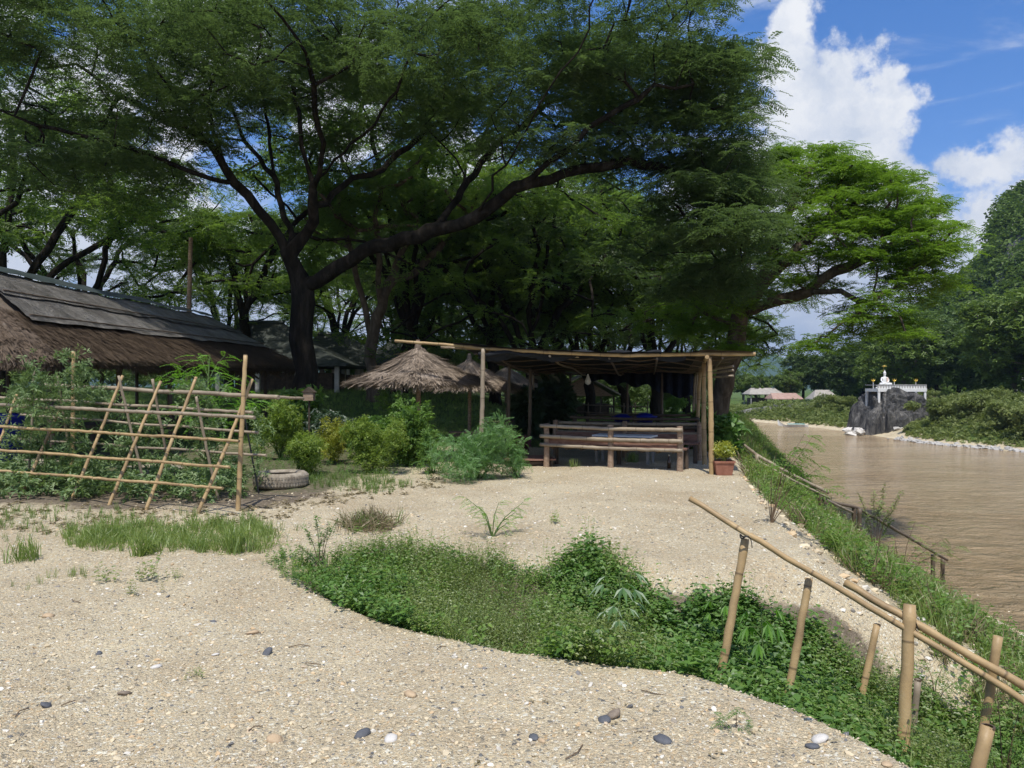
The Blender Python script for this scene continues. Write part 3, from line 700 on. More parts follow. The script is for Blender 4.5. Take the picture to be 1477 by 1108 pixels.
# bright green tree leaning over the river
r = np.random.default_rng(4)
fb = on(7.9, 29)
ft_l = [[fb + np.array([0, 0, -.3])] + LP((1040, 560, 29), (1046, 530, 28.8), (1062, 490, 28.4), (1068, 440, 28)),
    LP((1068, 440, 28), (1058, 400, 28), (1060, 350, 28), (1040, 300, 28), (1010, 250, 28)), LP((1068, 440, 28), (1100, 400, 27.5), (1135, 362, 27), (1180, 320, 27), (1220, 270, 27)),
    LP((1068, 440, 28), (1110, 425, 27), (1165, 405, 26), (1215, 372, 25.5), (1275, 350, 25), (1340, 330, 25)), LP((1165, 405, 26), (1210, 410, 25), (1260, 425, 24)),
    LP((1100, 400, 27.5), (1120, 330, 28), (1150, 270, 28), (1180, 220, 28))]
ft_p = pads_px([(1165, 208, 48, 20, 26, 30, 13), (1200, 232, 70, 20, 25, 29, 14), (1125, 250, 60, 34, 26, 31, 18), (1250, 252, 65, 22, 24, 28, 15), (1215, 280, 60, 22, 25, 30, 10), (1310, 370, 50, 22, 23, 26, 9), (1180, 350, 60, 20, 26, 30, 8), (1290, 292, 70, 26, 23, 28, 20), (1345, 325, 40, 28, 23, 26, 13), (1200, 312, 100, 26, 24, 30, 22),
    (1110, 330, 60, 40, 26, 31, 16), (1270, 352, 80, 18, 24, 27, 14), (1160, 392, 60, 14, 25, 29, 6), (1330, 395, 36, 20, 23, 26, 6), (1270, 418, 50, 16, 23, 26, 7), (1235, 450, 30, 18, 23, 26, 5), (1300, 455, 20, 14, 23, 25, 3), (1090, 400, 40, 34, 27, 31, 8), (1050, 300, 50, 50, 27, 32, 12), (1065, 470, 30, 30, 26, 29, 5), (1185, 478, 24, 10, 23, 26, 3), (1020, 440, 40, 40, 27, 31, 10), (960, 440, 50, 30, 28, 32, 8)], r)
make_tree('riverbank_tree', 'bright green feathery tree leaning out over the river from behind the shelter', fb, ft_l, ft_p, .36, 'flame_leaf', 'bark_mid', 70, .92, .21, .38, temps=TS, seed=6, ex=.50, tilt=.2)

# generic umbrella-crowned trees for the stand behind: a few built, the rest copied
def umbrella_parts(seed, h=9.5, w=8, nb=6, npads=85, fork=2.4):
    r = np.random.default_rng(seed); tw = r.uniform(-.5, .5, 2)
    limbs = [[np.array([0, 0, -.3]), np.array([tw[0] * .4, tw[1] * .4, fork * .5]), np.array([tw[0], tw[1], fork])]]
    for i in range(nb):
        a = i * 6.28 / nb + r.uniform(-.4, .4); ro = w * r.uniform(.35, .8); top = h * r.uniform(.62, .85)
        p0 = limbs[0][-1]; p3 = np.array([math.cos(a) * ro, math.sin(a) * ro, top]); p1 = p0 + (p3 - p0) * .3 + np.array([0, 0, .9]); p2 = p0 + (p3 - p0) * .65 + np.array([r.normal(0, .5), r.normal(0, .5), 1.0])
        limbs.append([p0, p1, p2, p3])
    pads = []
    while len(pads) < npads:
        x, y = r.uniform(-1, 1, 2)
        if x * x + y * y > 1: continue
        q = x * x + y * y; z = h * (.98 - .42 * q) - r.uniform(0, 1) ** 1.6 * h * .42; pads.append(np.array([x * w, y * w, z]))
    return limbs, pads
def proto(seed, leafm, barkm, h, w, rt, nsp=34, prad=1.3, size=.6, npads=85, nb=6, fork=2.4, name='shade_tree', label='', flat=.33, temps=TS, cat='tree', minr=.03):
    limbs, pads = umbrella_parts(seed, h, w, nb, npads, fork)
    return make_tree(name, label, (0, 0, 0), limbs, pads, rt, leafm, barkm, nsp, prad, flat, size, seed=seed, step=.7, jit=.08, minr=minr, tip=.035, temps=temps, cat=cat)
def place(t, x, y, rz, sc, label=None, group=None, first=False, dz=0):
    z = float(terrain(x, y)) + dz
    if first:
        t.location = (x, y, z); t.rotation_euler = (0, 0, rz); t.scale = (sc, sc, sc) if np.isscalar(sc) else sc
        if label: t['label'] = label
        if group: t['group'] = group
        return t
    return dup(t, (x, y, z), rz, sc, label, group)
def dpx(px, d): return (px - CXP) / FPX * d

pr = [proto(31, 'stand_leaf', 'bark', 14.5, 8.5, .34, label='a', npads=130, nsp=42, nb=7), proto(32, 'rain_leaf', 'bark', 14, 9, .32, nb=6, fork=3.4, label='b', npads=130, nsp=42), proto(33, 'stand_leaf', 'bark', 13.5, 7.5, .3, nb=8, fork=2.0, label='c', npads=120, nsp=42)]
used = [False] * 3
GB = 'shade trees standing on the lawn behind the huts'
stand = [(575, 38, 0, .9, 1.1, None), (810, 50, 1, 1.1, 1.25, None), (-5, 34, 0, .2, 1.1, 'dark umbrella shaped tree behind the tarp roofed hut at far left'),
    (120, 46, 1, 2.1, 1.05, 'dense green tree behind the middle of the long thatched hut'), (330, 52, 2, 3.1, 1.0, 'many stemmed tree rising behind the dark gabled roof'),
    (500, 62, 0, 4.0, 1.1, None), (600, 48, 2, 5.2, 1.0, 'wide tree with fanned low limbs behind the nearest thatched parasol'), (650, 64, 1, .3, 1.1, None),
    (715, 42, 1, .9, .98, 'tall slim trunked tree seen between the parasols and the shelter roof'), (770, 38, 0, 2.6, .92, 'tree of several leaning dark trunks behind the left part of the shelter'),
    (850, 44, 2, 1.9, 1.0, 'dark leafy tree directly behind the middle of the shelter roof'), (905, 56, 0, 3.3, 1.05, None), (945, 40, 1, 4.4, .85, 'dark crowned tree behind the right part of the shelter roof'),
    (990, 58, 2, .7, .9, None), (560, 84, 0, 1.0, 1.3, None), (800, 86, 0, 2.0, 1.15, None), (700, 92, 2, 4.1, 1.25, None)]
for (px, d, k, rz, sc, lb) in stand:
    x = dpx(px, d); lb = lb or 'dark green umbrella crowned tree, one of the stand filling the back of the lawn'
    place(pr[k], x, d, rz, sc, lb, GB, first=not used[k]); used[k] = True

# pale twisting trunk behind the big one
r = np.random.default_rng(9); pb = on(dpx(538, 33), 33)
pl = [[pb + np.array([0, 0, -.3])] + LP((537, 530, 33), (534, 480, 33), (530, 450, 33)), LP((530, 450, 33), (524, 410, 33), (512, 370, 33), (500, 330, 32)), LP((534, 480, 33), (548, 435, 33), (560, 400, 33.5), (575, 360, 34), (600, 310, 34)),
      LP((548, 435, 33), (546, 390, 32.5), (545, 350, 32), (540, 300, 31)), LP((560, 400, 33.5), (600, 380, 34), (640, 340, 35), (670, 300, 35))]
pp = pads_px([(540, 280, 90, 50, 29, 37, 28), (470, 300, 50, 40, 30, 36, 12), (640, 280, 60, 50, 31, 38, 22), (590, 230, 90, 40, 30, 38, 18)], r)
make_tree('twisted_tree', 'twisted greyish trunk tree just right of the huge dark trunk', pb, pl, pp, .26, 'stand_leaf', 'bark_mid', 45, 1.2, .3, .5, seed=11, ex=.40)
# smaller sunlit tree between left tree and big trunk
r = np.random.default_rng(19); pb = on(dpx(352, 40), 40)
pl = [[pb + np.array([0, 0, -.3])] + LP((356, 520, 40), (352, 470, 40), (352, 440, 40)), LP((352, 440, 40), (340, 400, 40), (335, 360, 39)), LP((352, 440, 40), (372, 400, 40), (390, 360, 40), (400, 330, 40)), LP((352, 440, 40), (356, 400, 41), (360, 350, 41))]
pp = pads_px([(350, 320, 70, 30, 37, 43, 16), (320, 350, 45, 25, 37, 42, 9), (395, 330, 40, 25, 38, 42, 8)], r)
make_tree('slender_tree', 'slender tree with two forked stems left of the huge trunk, above the dark gabled roof', pb, pl, pp, .26, 'stand_leaf', 'bark', 45, 1.3, .3, .55, seed=12)

# understorey: low dark bushes closing the view beneath the stand
r = np.random.default_rng(77)
def bush_proto(name, label, cat, leafm, rx, h, n, size, temps=TT, seed=0, stems=7, smat='stem_brown', flat=1.0, hollow=.45, tilt=.6):
    r = np.random.default_rng(seed); t = thing(name, label, cat)
    lobes = [(np.array([r.normal(0, rx * .38), r.normal(0, rx * .38), h * r.uniform(.14, .80)]), rx * r.uniform(.28, .62), h * r.uniform(.18, .36)) for _ in range(13)]
    pts = []
    for (c, a, b) in lobes:
        k = n // 13; v = r.normal(0, 1, (k, 3)); v /= np.linalg.norm(v, axis=1)[:, None]; v *= r.uniform(hollow, 1.05, (k, 1)); pts.append(c + v * np.array([a, a, b]))
    pts = np.concatenate(pts); pts = pts[pts[:, 2] > .02 * h]
    mb = MB()
    for i in range(stems):
        e = pts[r.integers(len(pts))]; mb.tube([(r.normal(0, .04), r.normal(0, .04), -.05), e * np.array([.4, .4, .55]), e], [.012 * h ** .5 + .004, .009 * h ** .5, .004], 5)
    mb.build('stem', M[smat], t)
    leaves_obj('foliage', scatter(temps, pts, r.uniform(.7, 1.3, len(pts)) * size, tilt=tilt), M[leafm], t)
    return t
ub = bush_proto('understorey_bush', 'dark leafy bush among the trunks at the back of the lawn', 'bush', 'far_leaf', 3.4, 4.2, 1500, .5, seed=3)
GU = 'dark bushes among the trunks at the back of the lawn'
first = True
for i in range(26):
    d = r.uniform(62, 100); px = -60 + i * 42 + r.uniform(-12, 12)
    place(ub, dpx(px, d), d, r.uniform(0, 6), r.uniform(.8, 1.35) * (.75 if 270 < px < 430 or 60 < px < 170 else 1), 'dark leafy bush among the trunks at the back of the lawn', GU, first=first); first = False

# ------------------------------------------------------------------ far bank: hill, mountains, forest
def silhouette_sheet(name, prof, d0, d1, depth, mat, kind='structure', nz_=1.0, yb=None):
    """a rounded ridge running across the view: prof = [(photo column, photo row)], built as a real hill 'depth' metres thick"""
    us = np.arange(prof[0][0], prof[-1][0] + 1, (prof[-1][0] - prof[0][0]) / 160.); V = []
    rows = 30
    for j in range(rows):
        f = j / (rows - 1)
        for u in us:
            py = np.interp(u, [p[0] for p in prof], [p[1] for p in prof]); d = d0 + (d1 - d0) * (u - us[0]) / (us[-1] - us[0])
            hh = (HOR - py) / FPX * d + HC + 4; x = (u - CXP) / FPX * d; g = math.sin(min(1, f * 1.6) * math.pi / 2) if f < .625 else math.cos((f - .625) / .375 * math.pi / 2)
            dd = (f - .625) * depth; k = 1 + dd / d
            V.append((x * k, d + dd, -4 + hh * g + nz_ * fbm(x * .05, d * .05 + f * 6, 1.0) * (g > .05) * g))
    n = len(us); F = [(j * n + i, j * n + i + 1, (j + 1) * n + i + 1, (j + 1) * n + i) for j in range(rows - 1) for i in range(n - 1)]
    return V, F, n, rows
V, F, n_, r_ = silhouette_sheet('hill', [(1215, 545), (1250, 505), (1275, 470), (1300, 462), (1345, 438), (1385, 408), (1412, 390), (1430, 365), (1440, 318), (1456, 290), (1490, 268), (1560, 235), (1650, 190), (1800, 250), (2000, 420)], 210, 170, 110, 'cliff', nz_=3)
hill = obj('forested_hill', fast_mesh('forested_hill', V, F, True), None, M['cliff']); tag(hill, kind='structure')
Vh = np.array(V).reshape(r_, n_, 3)
# forest on the hill
r = np.random.default_rng(8); m = 15000
fi = r.uniform(1, r_ - 8, m); ui = r.uniform(0, n_ - 1.01, m); i0 = fi.astype(int); j0 = ui.astype(int); a = (fi - i0)[:, None]; b = (ui - j0)[:, None]
pts = (Vh[i0, j0] * (1 - a) * (1 - b) + Vh[i0 + 1, j0] * a * (1 - b) + Vh[i0, j0 + 1] * (1 - a) * b + Vh[i0 + 1, j0 + 1] * a * b)
keep = fbm(pts[:, 0] * .5 + pts[:, 2] * .35, pts[:, 1] * .3, .35) + .55 * (pts[:, 2] < 45) + .25 > -.1
pts = pts[keep]
cl = pts[r.integers(0, len(pts), 2600)]; cr_ = r.uniform(1.6, 4.2, 2600)
v = r.normal(0, 1, (2600, 42, 3)); v /= np.linalg.norm(v, axis=2, keepdims=True); v[:, :, 2] = np.abs(v[:, :, 2]) * 1.1 - .15
fp = (cl[:, None] + v * cr_[:, None, None] * r.uniform(.75, 1.05, (2600, 42, 1))).reshape(-1, 3)
fo = leaves_obj('hillside_forest', [scatter(T1, fp, r.uniform(.6, 1.3, len(fp)) * 1.1, tilt=.5)], M['hill_leaf'])
tag(fo, 'unbroken green forest covering the steep limestone hill on the right', 'forest', kind='stuff')
# blue mountains
mtn = plain('mountain_forest', [(.03, .06, .03), (.05, .085, .04)], .95, .004, 0, spec=0)
V, F, _, _ = silhouette_sheet('mountain', [(-600, 520), (-200, 500), (200, 510), (500, 500), (800, 512), (960, 508), (1040, 516), (1072, 506), (1092, 499), (1112, 501), (1135, 507), (1160, 514), (1200, 524), (1300, 518), (1500, 500), (1900, 515)], 3000, 3000, 1500, 'm', nz_=14)
tag(obj('distant_mountains', fast_mesh('distant_mountains', V, F, True), None, mtn), kind='structure')

# far trees beyond the river
def round_tree(name, label, seed, leafm, barkm, h, w, npads=70, nsp=30, size=.95, prad=1.5, lean=0, fork=.32, rt=.3):
    r = np.random.default_rng(seed); limbs = [[np.array([0, 0, -.4]), np.array([lean * .3, 0, h * fork * .6]), np.array([lean, 0, h * fork])]]
    for i in range(6):
        a = i * 1.05 + r.uniform(-.3, .3); limbs.append([limbs[0][-1], limbs[0][-1] + np.array([math.cos(a) * w * .3, math.sin(a) * w * .3, h * .2]), np.array([math.cos(a) * w * .6, math.sin(a) * w * .6, h * r.uniform(.6, .85)])])
    pads = []
    while len(pads) < npads:
        v = r.uniform(-1, 1, 3)
        if v @ v > 1 or v @ v < .2: continue
        pads.append(np.array([v[0] * w, v[1] * w, h * .62 + v[2] * h * .38]))
    return make_tree(name, label, (0, 0, 0), limbs, pads, rt, leafm, barkm, nsp, prad, .6, size, temps=TT, seed=seed, step=.9, jit=.1, minr=.05, tip=.05)
fr = [round_tree('riverside_tree', 'a', 41, 'far_leaf', 'bark', 11, 4.6), round_tree('riverside_tree', 'b', 42, 'far_leaf_light', 'bark_pale', 12, 5.5), round_tree('riverside_tree', 'c', 43, 'far_leaf', 'bark', 13, 5, 90)]
uf = [False] * 3; GF2 = 'trees along the far bank of the river'
far = [(1072, 150, 0, .50, None), (1104, 160, 0, .46, None), (1132, 156, 2, .46, None), (1158, 148, 0, .86, 'tall dark tree behind the pale roofed huts on the far bank'), (1188, 138, 2, .68, None), (1216, 130, 0, .84, 'full rounded tree just left of the rock with the statue'),
    (1245, 145, 2, .95, None), (1303, 108, 1, 1.05, 'large light green tree with pale trunk rising behind the statue'), (1268, 118, 1, .7, None), (1350, 122, 2, .9, None), (1383, 108, 2, 1.05, 'dark tree right of the light green one behind the rock'),
    (1420, 96, 0, .95, None), (1462, 84, 1, 1.15, 'light green tree at the right edge above the river scrub'), (1515, 80, 1, 1.2, None), (1430, 120, 0, 1.1, None), (1330, 140, 0, .95, None), (1052, 175, 2, .55, None), (1175, 175, 2, .75, None), (1025, 165, 0, .8, None), (985, 170, 2, .9, None), (1225, 170, 0, 1.1, None), (1090, 140, 1, .45, None), (1140, 138, 1, .5, None)]
rr_ = np.random.default_rng(5)
for (px, d, k, sc, lb) in far:
    lb = lb or 'dark green tree in the unbroken row along the far bank of the river'
    place(fr[k], dpx(px, d), d, rr_.uniform(0, 6.28), sc, lb, GF2, first=not uf[k]); uf[k] = True

# scrub along the far bank
r = np.random.default_rng(66)
sp = []
for _ in range(8500):
    y = r.uniform(30, 146); xr = np.interp(y, XR[:, 0], XR[:, 1]); x = xr + 1.2 + abs(r.normal(0, 4.5)); h = .75 + .8 * fbm(x * 1.0, y, .35)
    if y < 95 and 1222 < CXP + FPX * x / y < 1342:
        if CXP + FPX * x / y < 1305 or y < 74: continue
        h *= .25
    if 1160 < CXP + FPX * x / y < 1225 and y < 105: h *= .5
    sp.append((x, y, float(terrain(x, y)) + r.uniform(0, max(.2, h)) * (1 if x > xr + 2.2 else .4)))
sp = np.array(sp); tag(leaves_obj('riverside_scrub', [scatter(TT, sp, r.uniform(.5, 1.3, len(sp)) * .62, tilt=.6)], M['scrub_leaf']), 'tangled green scrub lining the far bank of the river', 'scrub', kind='stuff')
bb = bush_proto('riverside_bush', 'rounded bush in the scrub along the far bank, right of the rock', 'bush', 'scrub_leaf', 2.1, 2.5, 1900, .42, seed=13)
first = True
for (px, d, s) in [(1360, 80, 1.0), (1385, 84, 1.1), (1405, 76, 1.0), (1430, 78, 1.2), (1455, 70, 1.0), (1475, 74, 1.1), (1220, 108, .8), (1200, 112, .9), (1185, 118, .7), (1500, 66, 1.1), (1420, 88, 1.2), (1345, 92, 1.1)]:
    x = max(dpx(px, d), np.interp(d, XR[:, 0], XR[:, 1]) + 2.5); place(bb, x, d, r.uniform(0, 6), s, 'rounded green bush in the scrub along the far bank beside the rock', 'bushes along the far bank', first=first); first = False

# rip-rap along the waterline, right
V = []; F = []
def stone_geom(rs, sz, r, sub=1):
    import bmesh
    bm = bmesh.new(); bmesh.ops.create_icosphere(bm, subdivisions=sub, radius=1.0)
    v = np.array([p.co for p in bm.verts]); f = [[q.index for q in p.verts] for p in bm.faces]; bm.free()
    return v, f
ICO1 = stone_geom(0, 0, rng, 1); ICO2 = stone_geom(0, 0, rng, 2); ICO3 = stone_geom(0, 0, rng, 3)
def stones(pos, size, r, flat=.55, base=ICO1, rough=.22):
    """many loose stones as one array of triangles"""
    v0, f0 = base; n = len(pos); v = v0[None] * (1 + r.normal(0, rough, (n, len(v0), 1))) ; sc = np.stack([r.uniform(.7, 1.3, n), r.uniform(.6, 1.0, n), r.uniform(.5, 1.1, n) * flat], 1) * np.asarray(size)[:, None]
    v = v * sc[:, None]; Rm = rotmats(r.uniform(0, 6.28, n), r.normal(0, .25, n), r.normal(0, .25, n)); v = np.einsum('nij,nvj->nvi', Rm, v) + np.asarray(pos)[:, None]
    f = np.array(f0)[None] + (np.arange(n) * len(v0))[:, None, None]; return v.reshape(-1, 3), f.reshape(-1, 3)
r = np.random.default_rng(50); ys = r.uniform(36, 80, 700); xs = np.interp(ys, XR[:, 0], XR[:, 1]) + r.normal(.15, .35, 700)
zs = np.maximum(terrain(xs, ys), WZ) + .02
V, F = stones(np.stack([xs, ys, zs], 1), r.uniform(.1, .35, 700), r)
tag(obj('waterline_stones', fast_mesh('waterline_stones', V, F), None, M['concrete']), 'pale stones lying along the far waterline under the scrub', 'stones', kind='stuff')

# dark rock with the shrine
RKD = 89; rx0, rx1 = dpx(1238, RKD), dpx(1334, RKD); rc = np.array([(rx0 + rx1) / 2, RKD, WZ])
v0, f0 = stone_geom(0, 0, rng, 5)
n3 = v0.copy(); up = n3[:, 2]
nn = fbm(n3[:, 0] * 3 + n3[:, 2] * 2, n3[:, 1] * 3 - n3[:, 2] * 1.5, 1.0) * .10 + fbm(n3[:, 0] * 7 + 3, n3[:, 2] * 5 + n3[:, 1] * 4, 1.6) * .06 + np.abs(fbm(n3[:, 0] * 11, n3[:, 1] * 8 + n3[:, 2] * 4, 1.2)) * .05
sq = np.sign(n3) * np.abs(n3) ** np.array([.58, .6, .42]); rad = 1 + nn * 1.7
rv_ = sq * rad[:, None] * np.array([(rx1 - rx0) / 2 * 1.04, 3.6, 4.95]); rv_[:, 0] += .28 * np.clip(rv_[:, 2], 0, 5) * 0
t_ = np.clip(rv_[:, 2] / 4.6, -1, 1); rv_[:, 0] = rv_[:, 0] * (1 - .14 * np.clip(t_, 0, 1) * (rv_[:, 0] < 0)) ; 
rv_[:, 2] = np.where(rv_[:, 2] > 0, rv_[:, 2] * (1 - .16 * (rv_[:, 0] > 1.5) * np.clip((rv_[:, 0] - 1.5) / 2.5, 0, 1)), rv_[:, 2] * .3)
rock = obj('dark_rock', fast_mesh('dark_rock', rv_, np.array(f0), False), None, M['rock']); rock.location = tuple(rc)
tag(rock, 'dark weathered limestone rock rising from the river, carrying the white shrine', 'rock')
# pale broken stones at its foot
V, F = stones(np.array([[dpx(1232 + r.uniform(-8, 14), 86), 86 + r.uniform(-.6, .6), WZ + .2 + r.uniform(0, .5)] for _ in range(26)]), r.uniform(.3, .6, 26), r)
tag(obj('pale_rubble', fast_mesh('pale_rubble', V, F), None, M['stone_white']), 'heap of pale rubble in the water at the left foot of the dark rock', 'rubble')
V, F = stones(np.array([[dpx(1300 + r.uniform(-8, 14), 85), 85 + r.uniform(-.6, .6), WZ + .2 + r.uniform(0, .6)] for _ in range(20)]), r.uniform(.3, .55, 20), r)
tag(obj('pale_rubble', fast_mesh('pale_rubble', V, F), None, M['concrete']), 'heap of grey rubble at the right foot of the dark rock beside the scrub', 'rubble')

# shrine platform
sx0, sx1 = dpx(1257, 88), dpx(1326, 88); zt = P(0, 546, 88)[2]; zb = P(0, 553, 88)[2]
sh = thing('shrine_platform', 'long white concrete platform on short columns on top of the dark rock', 'platform', ((sx0 + sx1) / 2, 88, zb - 1.0)); o3 = np.array(sh.location); Wd = sx1 - sx0
MB().box((0, 0, zb - o3[2] + .18), (Wd, 3.2, .36)).build('deck', M['white_paint'], sh)
for i in range(6):
    for s in (-1, 1): MB().box((-Wd / 2 + .15 + i * (Wd - .3) / 5, s * 1.45, .08), (.24, .2, 1.84)).build('column', M['white_paint'], sh)
MB().box((0, -1.47, 1.52), (Wd - .04, .10, .42)).box((0, -1.42, 1.34), (Wd + .1, .26, .12)).build('parapet', M['white_paint'], sh)
mb = MB().box((0, -1.5, 1.78), (Wd, .16, .08)).box((0, 1.5, 1.78), (Wd, .1, .08))
for i in range(19): mb.box((-Wd / 2 + .05 + i * (Wd - .1) / 18, -1.5, 1.57), (.12, .12, .36))
mb.box((-Wd / 2 + .05, 0, 1.78), (.09, 2.92, .075)).box((Wd / 2 - .05, 0, 1.78), (.09, 2.92, .075))
mb.build('balustrade', M['concrete'], sh)
MB().box((0, .2, -.35), (Wd - .6, 2.4, .9)).build('recess_shade_block', M['wood_dark'], sh)  # dark block stands in for the shade under the deck
# seated statue
st = thing('buddha_statue', 'white seated meditating statue with folded legs on the left of the platform', 'statue', (dpx(1276, 87.6), 87.6, zb + .36)); st.scale = (.95,) * 3
MB().lathe([(0, 0), (.95, 0), (1.0, .10), (.82, .22), (.9, .34), (.9, .42), (0, .42)], n=20).build('lotus_base', M['white_paint'], st)
import bmesh
def skin_body(name, nodes, edges, mat, parent, sub=2):
    me = bpy.data.meshes.new(name); me.from_pydata([n[:3] for n in nodes], edges, []); o = bpy.data.objects.new(name, me); COL.objects.link(o)
    sk = o.modifiers.new('skin', 'SKIN'); sk.use_smooth_shade = True; me.skin_vertices.new() if not me.skin_vertices else None
    for i, n in enumerate(nodes): rr = n[3] if not isinstance(n[3], tuple) else n[3]; me.skin_vertices[0].data[i].radius = (rr, rr) if not isinstance(rr, tuple) else rr
    me.skin_vertices[0].data[0].use_root = True
    ss = o.modifiers.new('sub', 'SUBSURF'); ss.levels = sub; ss.render_levels = sub
    dg = bpy.context.evaluated_depsgraph_get(); m2 = bpy.data.meshes.new_from_object(o.evaluated_get(dg)); bpy.data.objects.remove(o); bpy.data.meshes.remove(me); m2.name = name
    m2.materials.clear(); return obj(name, m2, parent, mat)
nodes = [(0, .05, .55, .34), (0, .03, .85, .27), (0, 0, 1.15, .32), (0, 0, 1.38, .20), (0, -.01, 1.52, .11), (0, -.03, 1.68, .16), (0, -.03, 1.86, .15),
    (.36, 0, 1.30, .11), (.46, -.08, 1.0, .09), (.30, -.32, .78, .07), (.05, -.42, .72, .07), (-.36, 0, 1.30, .11), (-.46, -.08, 1.0, .09), (-.44, -.34, .82, .07), (-.42, -.48, .66, .06),
    (.34, -.10, .56, .20), (.72, -.30, .54, .17), (.25, -.55, .54, .12), (-.15, -.6, .56, .09), (-.34, -.10, .56, .20), (-.72, -.30, .54, .17), (-.25, -.5, .60, .12), (.12, -.58, .64, .09)]
skin_body('body', nodes, [(0, 1), (1, 2), (2, 3), (3, 4), (4, 5), (5, 6), (2, 7), (7, 8), (8, 9), (9, 10), (2, 11), (11, 12), (12, 13), (13, 14), (0, 15), (15, 16), (16, 17), (17, 18), (0, 19), (19, 20), (20, 21), (21, 22)], M['white_paint'], st)
MB().lathe([(0, 2.34), (.03, 2.25), (.06, 2.12), (.13, 2.02), (.17, 1.92), (.175, 1.82), (.12, 1.72)], n=14).build('topknot', M['white_paint'], st, True)
mb = MB(); mb.add([(.10, -.30, 1.30), (.34, -.20, 1.36), (.42, -.22, .75), (.10, -.38, .66), (.12, .0, 1.42), (.36, .08, 1.36), (.46, .1, .75), (.4, .2, .6)], [(0, 1, 2, 3), (1, 5, 6, 2), (0, 4, 5, 1), (2, 6, 7, 3)]); mb.build('pink_shade_sheet', M['pink_shade'], st)  # pink sheet: shade on the statue's right side put into colour
mb = MB().tube([(0, .25, .4), (0, .28, 2.5), (0, .1, 2.75)], .02, 6); mb.lathe([(.0, 2.85), (.26, 2.74), (.30, 2.70), (.24, 2.70)], (0, 0.05, 0), 14); mb.build('parasol_finial', M['gold'], st)
def finial(px, lb):
    f = thing('gold_finial', lb, 'ornament', (dpx(px, 88.8), 88.8, zb + .3), group='gilded ornaments on posts round the statue')
    f.scale = (.66,) * 3; MB().tube([(0, 0, 0), (0, 0, 1.25)], .05, 8).build('post', M['white_paint'], f)
    mb = MB(); mb.lathe([(0, 1.2), (.12, 1.25), (.08, 1.4), (.16, 1.5), (.06, 1.7), (0, 1.95)], n=10)
    for s in (-1, 1): mb.tube([(s * .05, 0, 1.4), (s * .28, 0, 1.55), (s * .36, 0, 1.85)], [.06, .05, .015], 6)
    mb.build('ornament', M['gold'], f); return f
finial(1259.5, 'gilded ornament on a post left of the white statue'); finial(1290, 'gilded ornament on a post just right of the white statue'); finial(1321, 'gilded ornament on a post at the right end of the white platform')
# footbridge rail from the rock to the bank
fbg = thing('footbridge', 'dark footbridge with railing leading from the rock to the right bank', 'footbridge', (dpx(1328, 89), 89.5, P(0, 568, 89)[2])); 
dx_ = dpx(1376, 92) - dpx(1328, 89)
MB().beam((0, 0, 0), (dx_, 2, -.5), 1.0, .16).build('deck', M['wood_dark'], fbg)
mb = MB().tube([(0, -.5, .8), (dx_, 1.5, .35)], .04, 6)
for i in range(9): q = i / 8; mb.tube([(dx_ * q, -.5 + 2 * q, -.5 * q), (dx_ * q, -.5 + 2 * q, .8 - .45 * q)], .035, 5)
mb.build('railing', M['wood_dark'], fbg)
# boat
btp = P(1148, 598, 104); bt = thing('long_boat', 'slim boat with turned up bow and pale blue cover moored at the far bank', 'boat', (btp[0] - .3, 104, WZ)); bt.rotation_euler = (0, 0, R(-8))
mb = MB(); V = []
for i in range(13):
    t = i / 12; x = -2.1 + 4.0 * t; w = .42 * math.sin(math.pi * (t * .86 + .07)) ** .6; zt_ = .28 + (.75 * (1 - t / .28) ** 2 if t < .28 else 0) + .08 * max(0, (t - .8) / .2); V += [(x, -w, zt_), (x, -w * .6, -.05 + zt_ * .3 * (t < .2)), (x, w * .6, -.05 + zt_ * .3 * (t < .2)), (x, w, zt_)]
F = [(i * 4 + j, i * 4 + j + 1, i * 4 + 5 + j, i * 4 + 4 + j) for i in range(12) for j in range(3)]
mb.add(V, F); mb.build('hull', M['white_paint'], bt); 
mb = MB(); mb.box((.3, 0, .42), (2.2, .8, .10)); mb.build('cover', M['boat_blue'], bt)
# huts on the far bank
def far_hut(px, d, w, dp, hw, hr, roofm, wallm, lb, posts=True, name='riverside_hut'):
    x = dpx(px, d); t = thing(name, lb, 'hut', on(x, d), group='huts on the far bank'); t.location.z += .0
    V = [(-w / 2 - .4, -dp / 2 - .4, hw), (w / 2 + .4, -dp / 2 - .4, hw), (w / 2 + .4, dp / 2 + .4, hw), (-w / 2 - .4, dp / 2 + .4, hw), (-w / 2 + (.6 if hr > 1 else .1), 0, hw + hr), (w / 2 - (.6 if hr > 1 else .1), 0, hw + hr)]
    V2 = V + [(a, b, c - .12) for a, b, c in V]
    MB().add(V2, [(0, 1, 5, 4), (2, 3, 4, 5), (0, 4, 3), (1, 2, 5), (6, 10, 11, 7), (8, 11, 10, 9), (0, 6, 7, 1), (2, 8, 9, 3), (1, 7, 8, 2), (3, 9, 6, 0), (6, 9, 10), (7, 11, 8)]).build('roof', roofm, t)
    for sx in (-1, 0, 1):
        for sy in (-1, 1): MB().box((sx * w / 2, sy * dp / 2, hw / 2), (.14, .14, hw)).build('post', M['concrete'], t)
    MB().box((-w * .2, 0, hw * .32), (w * .5, dp * .6, hw * .62)).build('stall_wall', wallm, t)
    return t
far_hut(1100, 138, 5.5, 4, 1.9, 1.1, M['roof_pale'], M['wood_dark'], 'hut with pale sheet roof on the far bank, left of the pinkish one')
far_hut(1130, 134, 4.6, 4, 1.3, 1.0, M['roof_pink'], M['wood_dark'], 'low hut with faded pinkish tiled roof on the far bank')
far_hut(1186, 128, 3.6, 3, 1.3, 1.5, M['roof_pale'], M['plastic_blue'], 'small hut with white canvas roof under the trees left of the rock')
wl = MB(); 
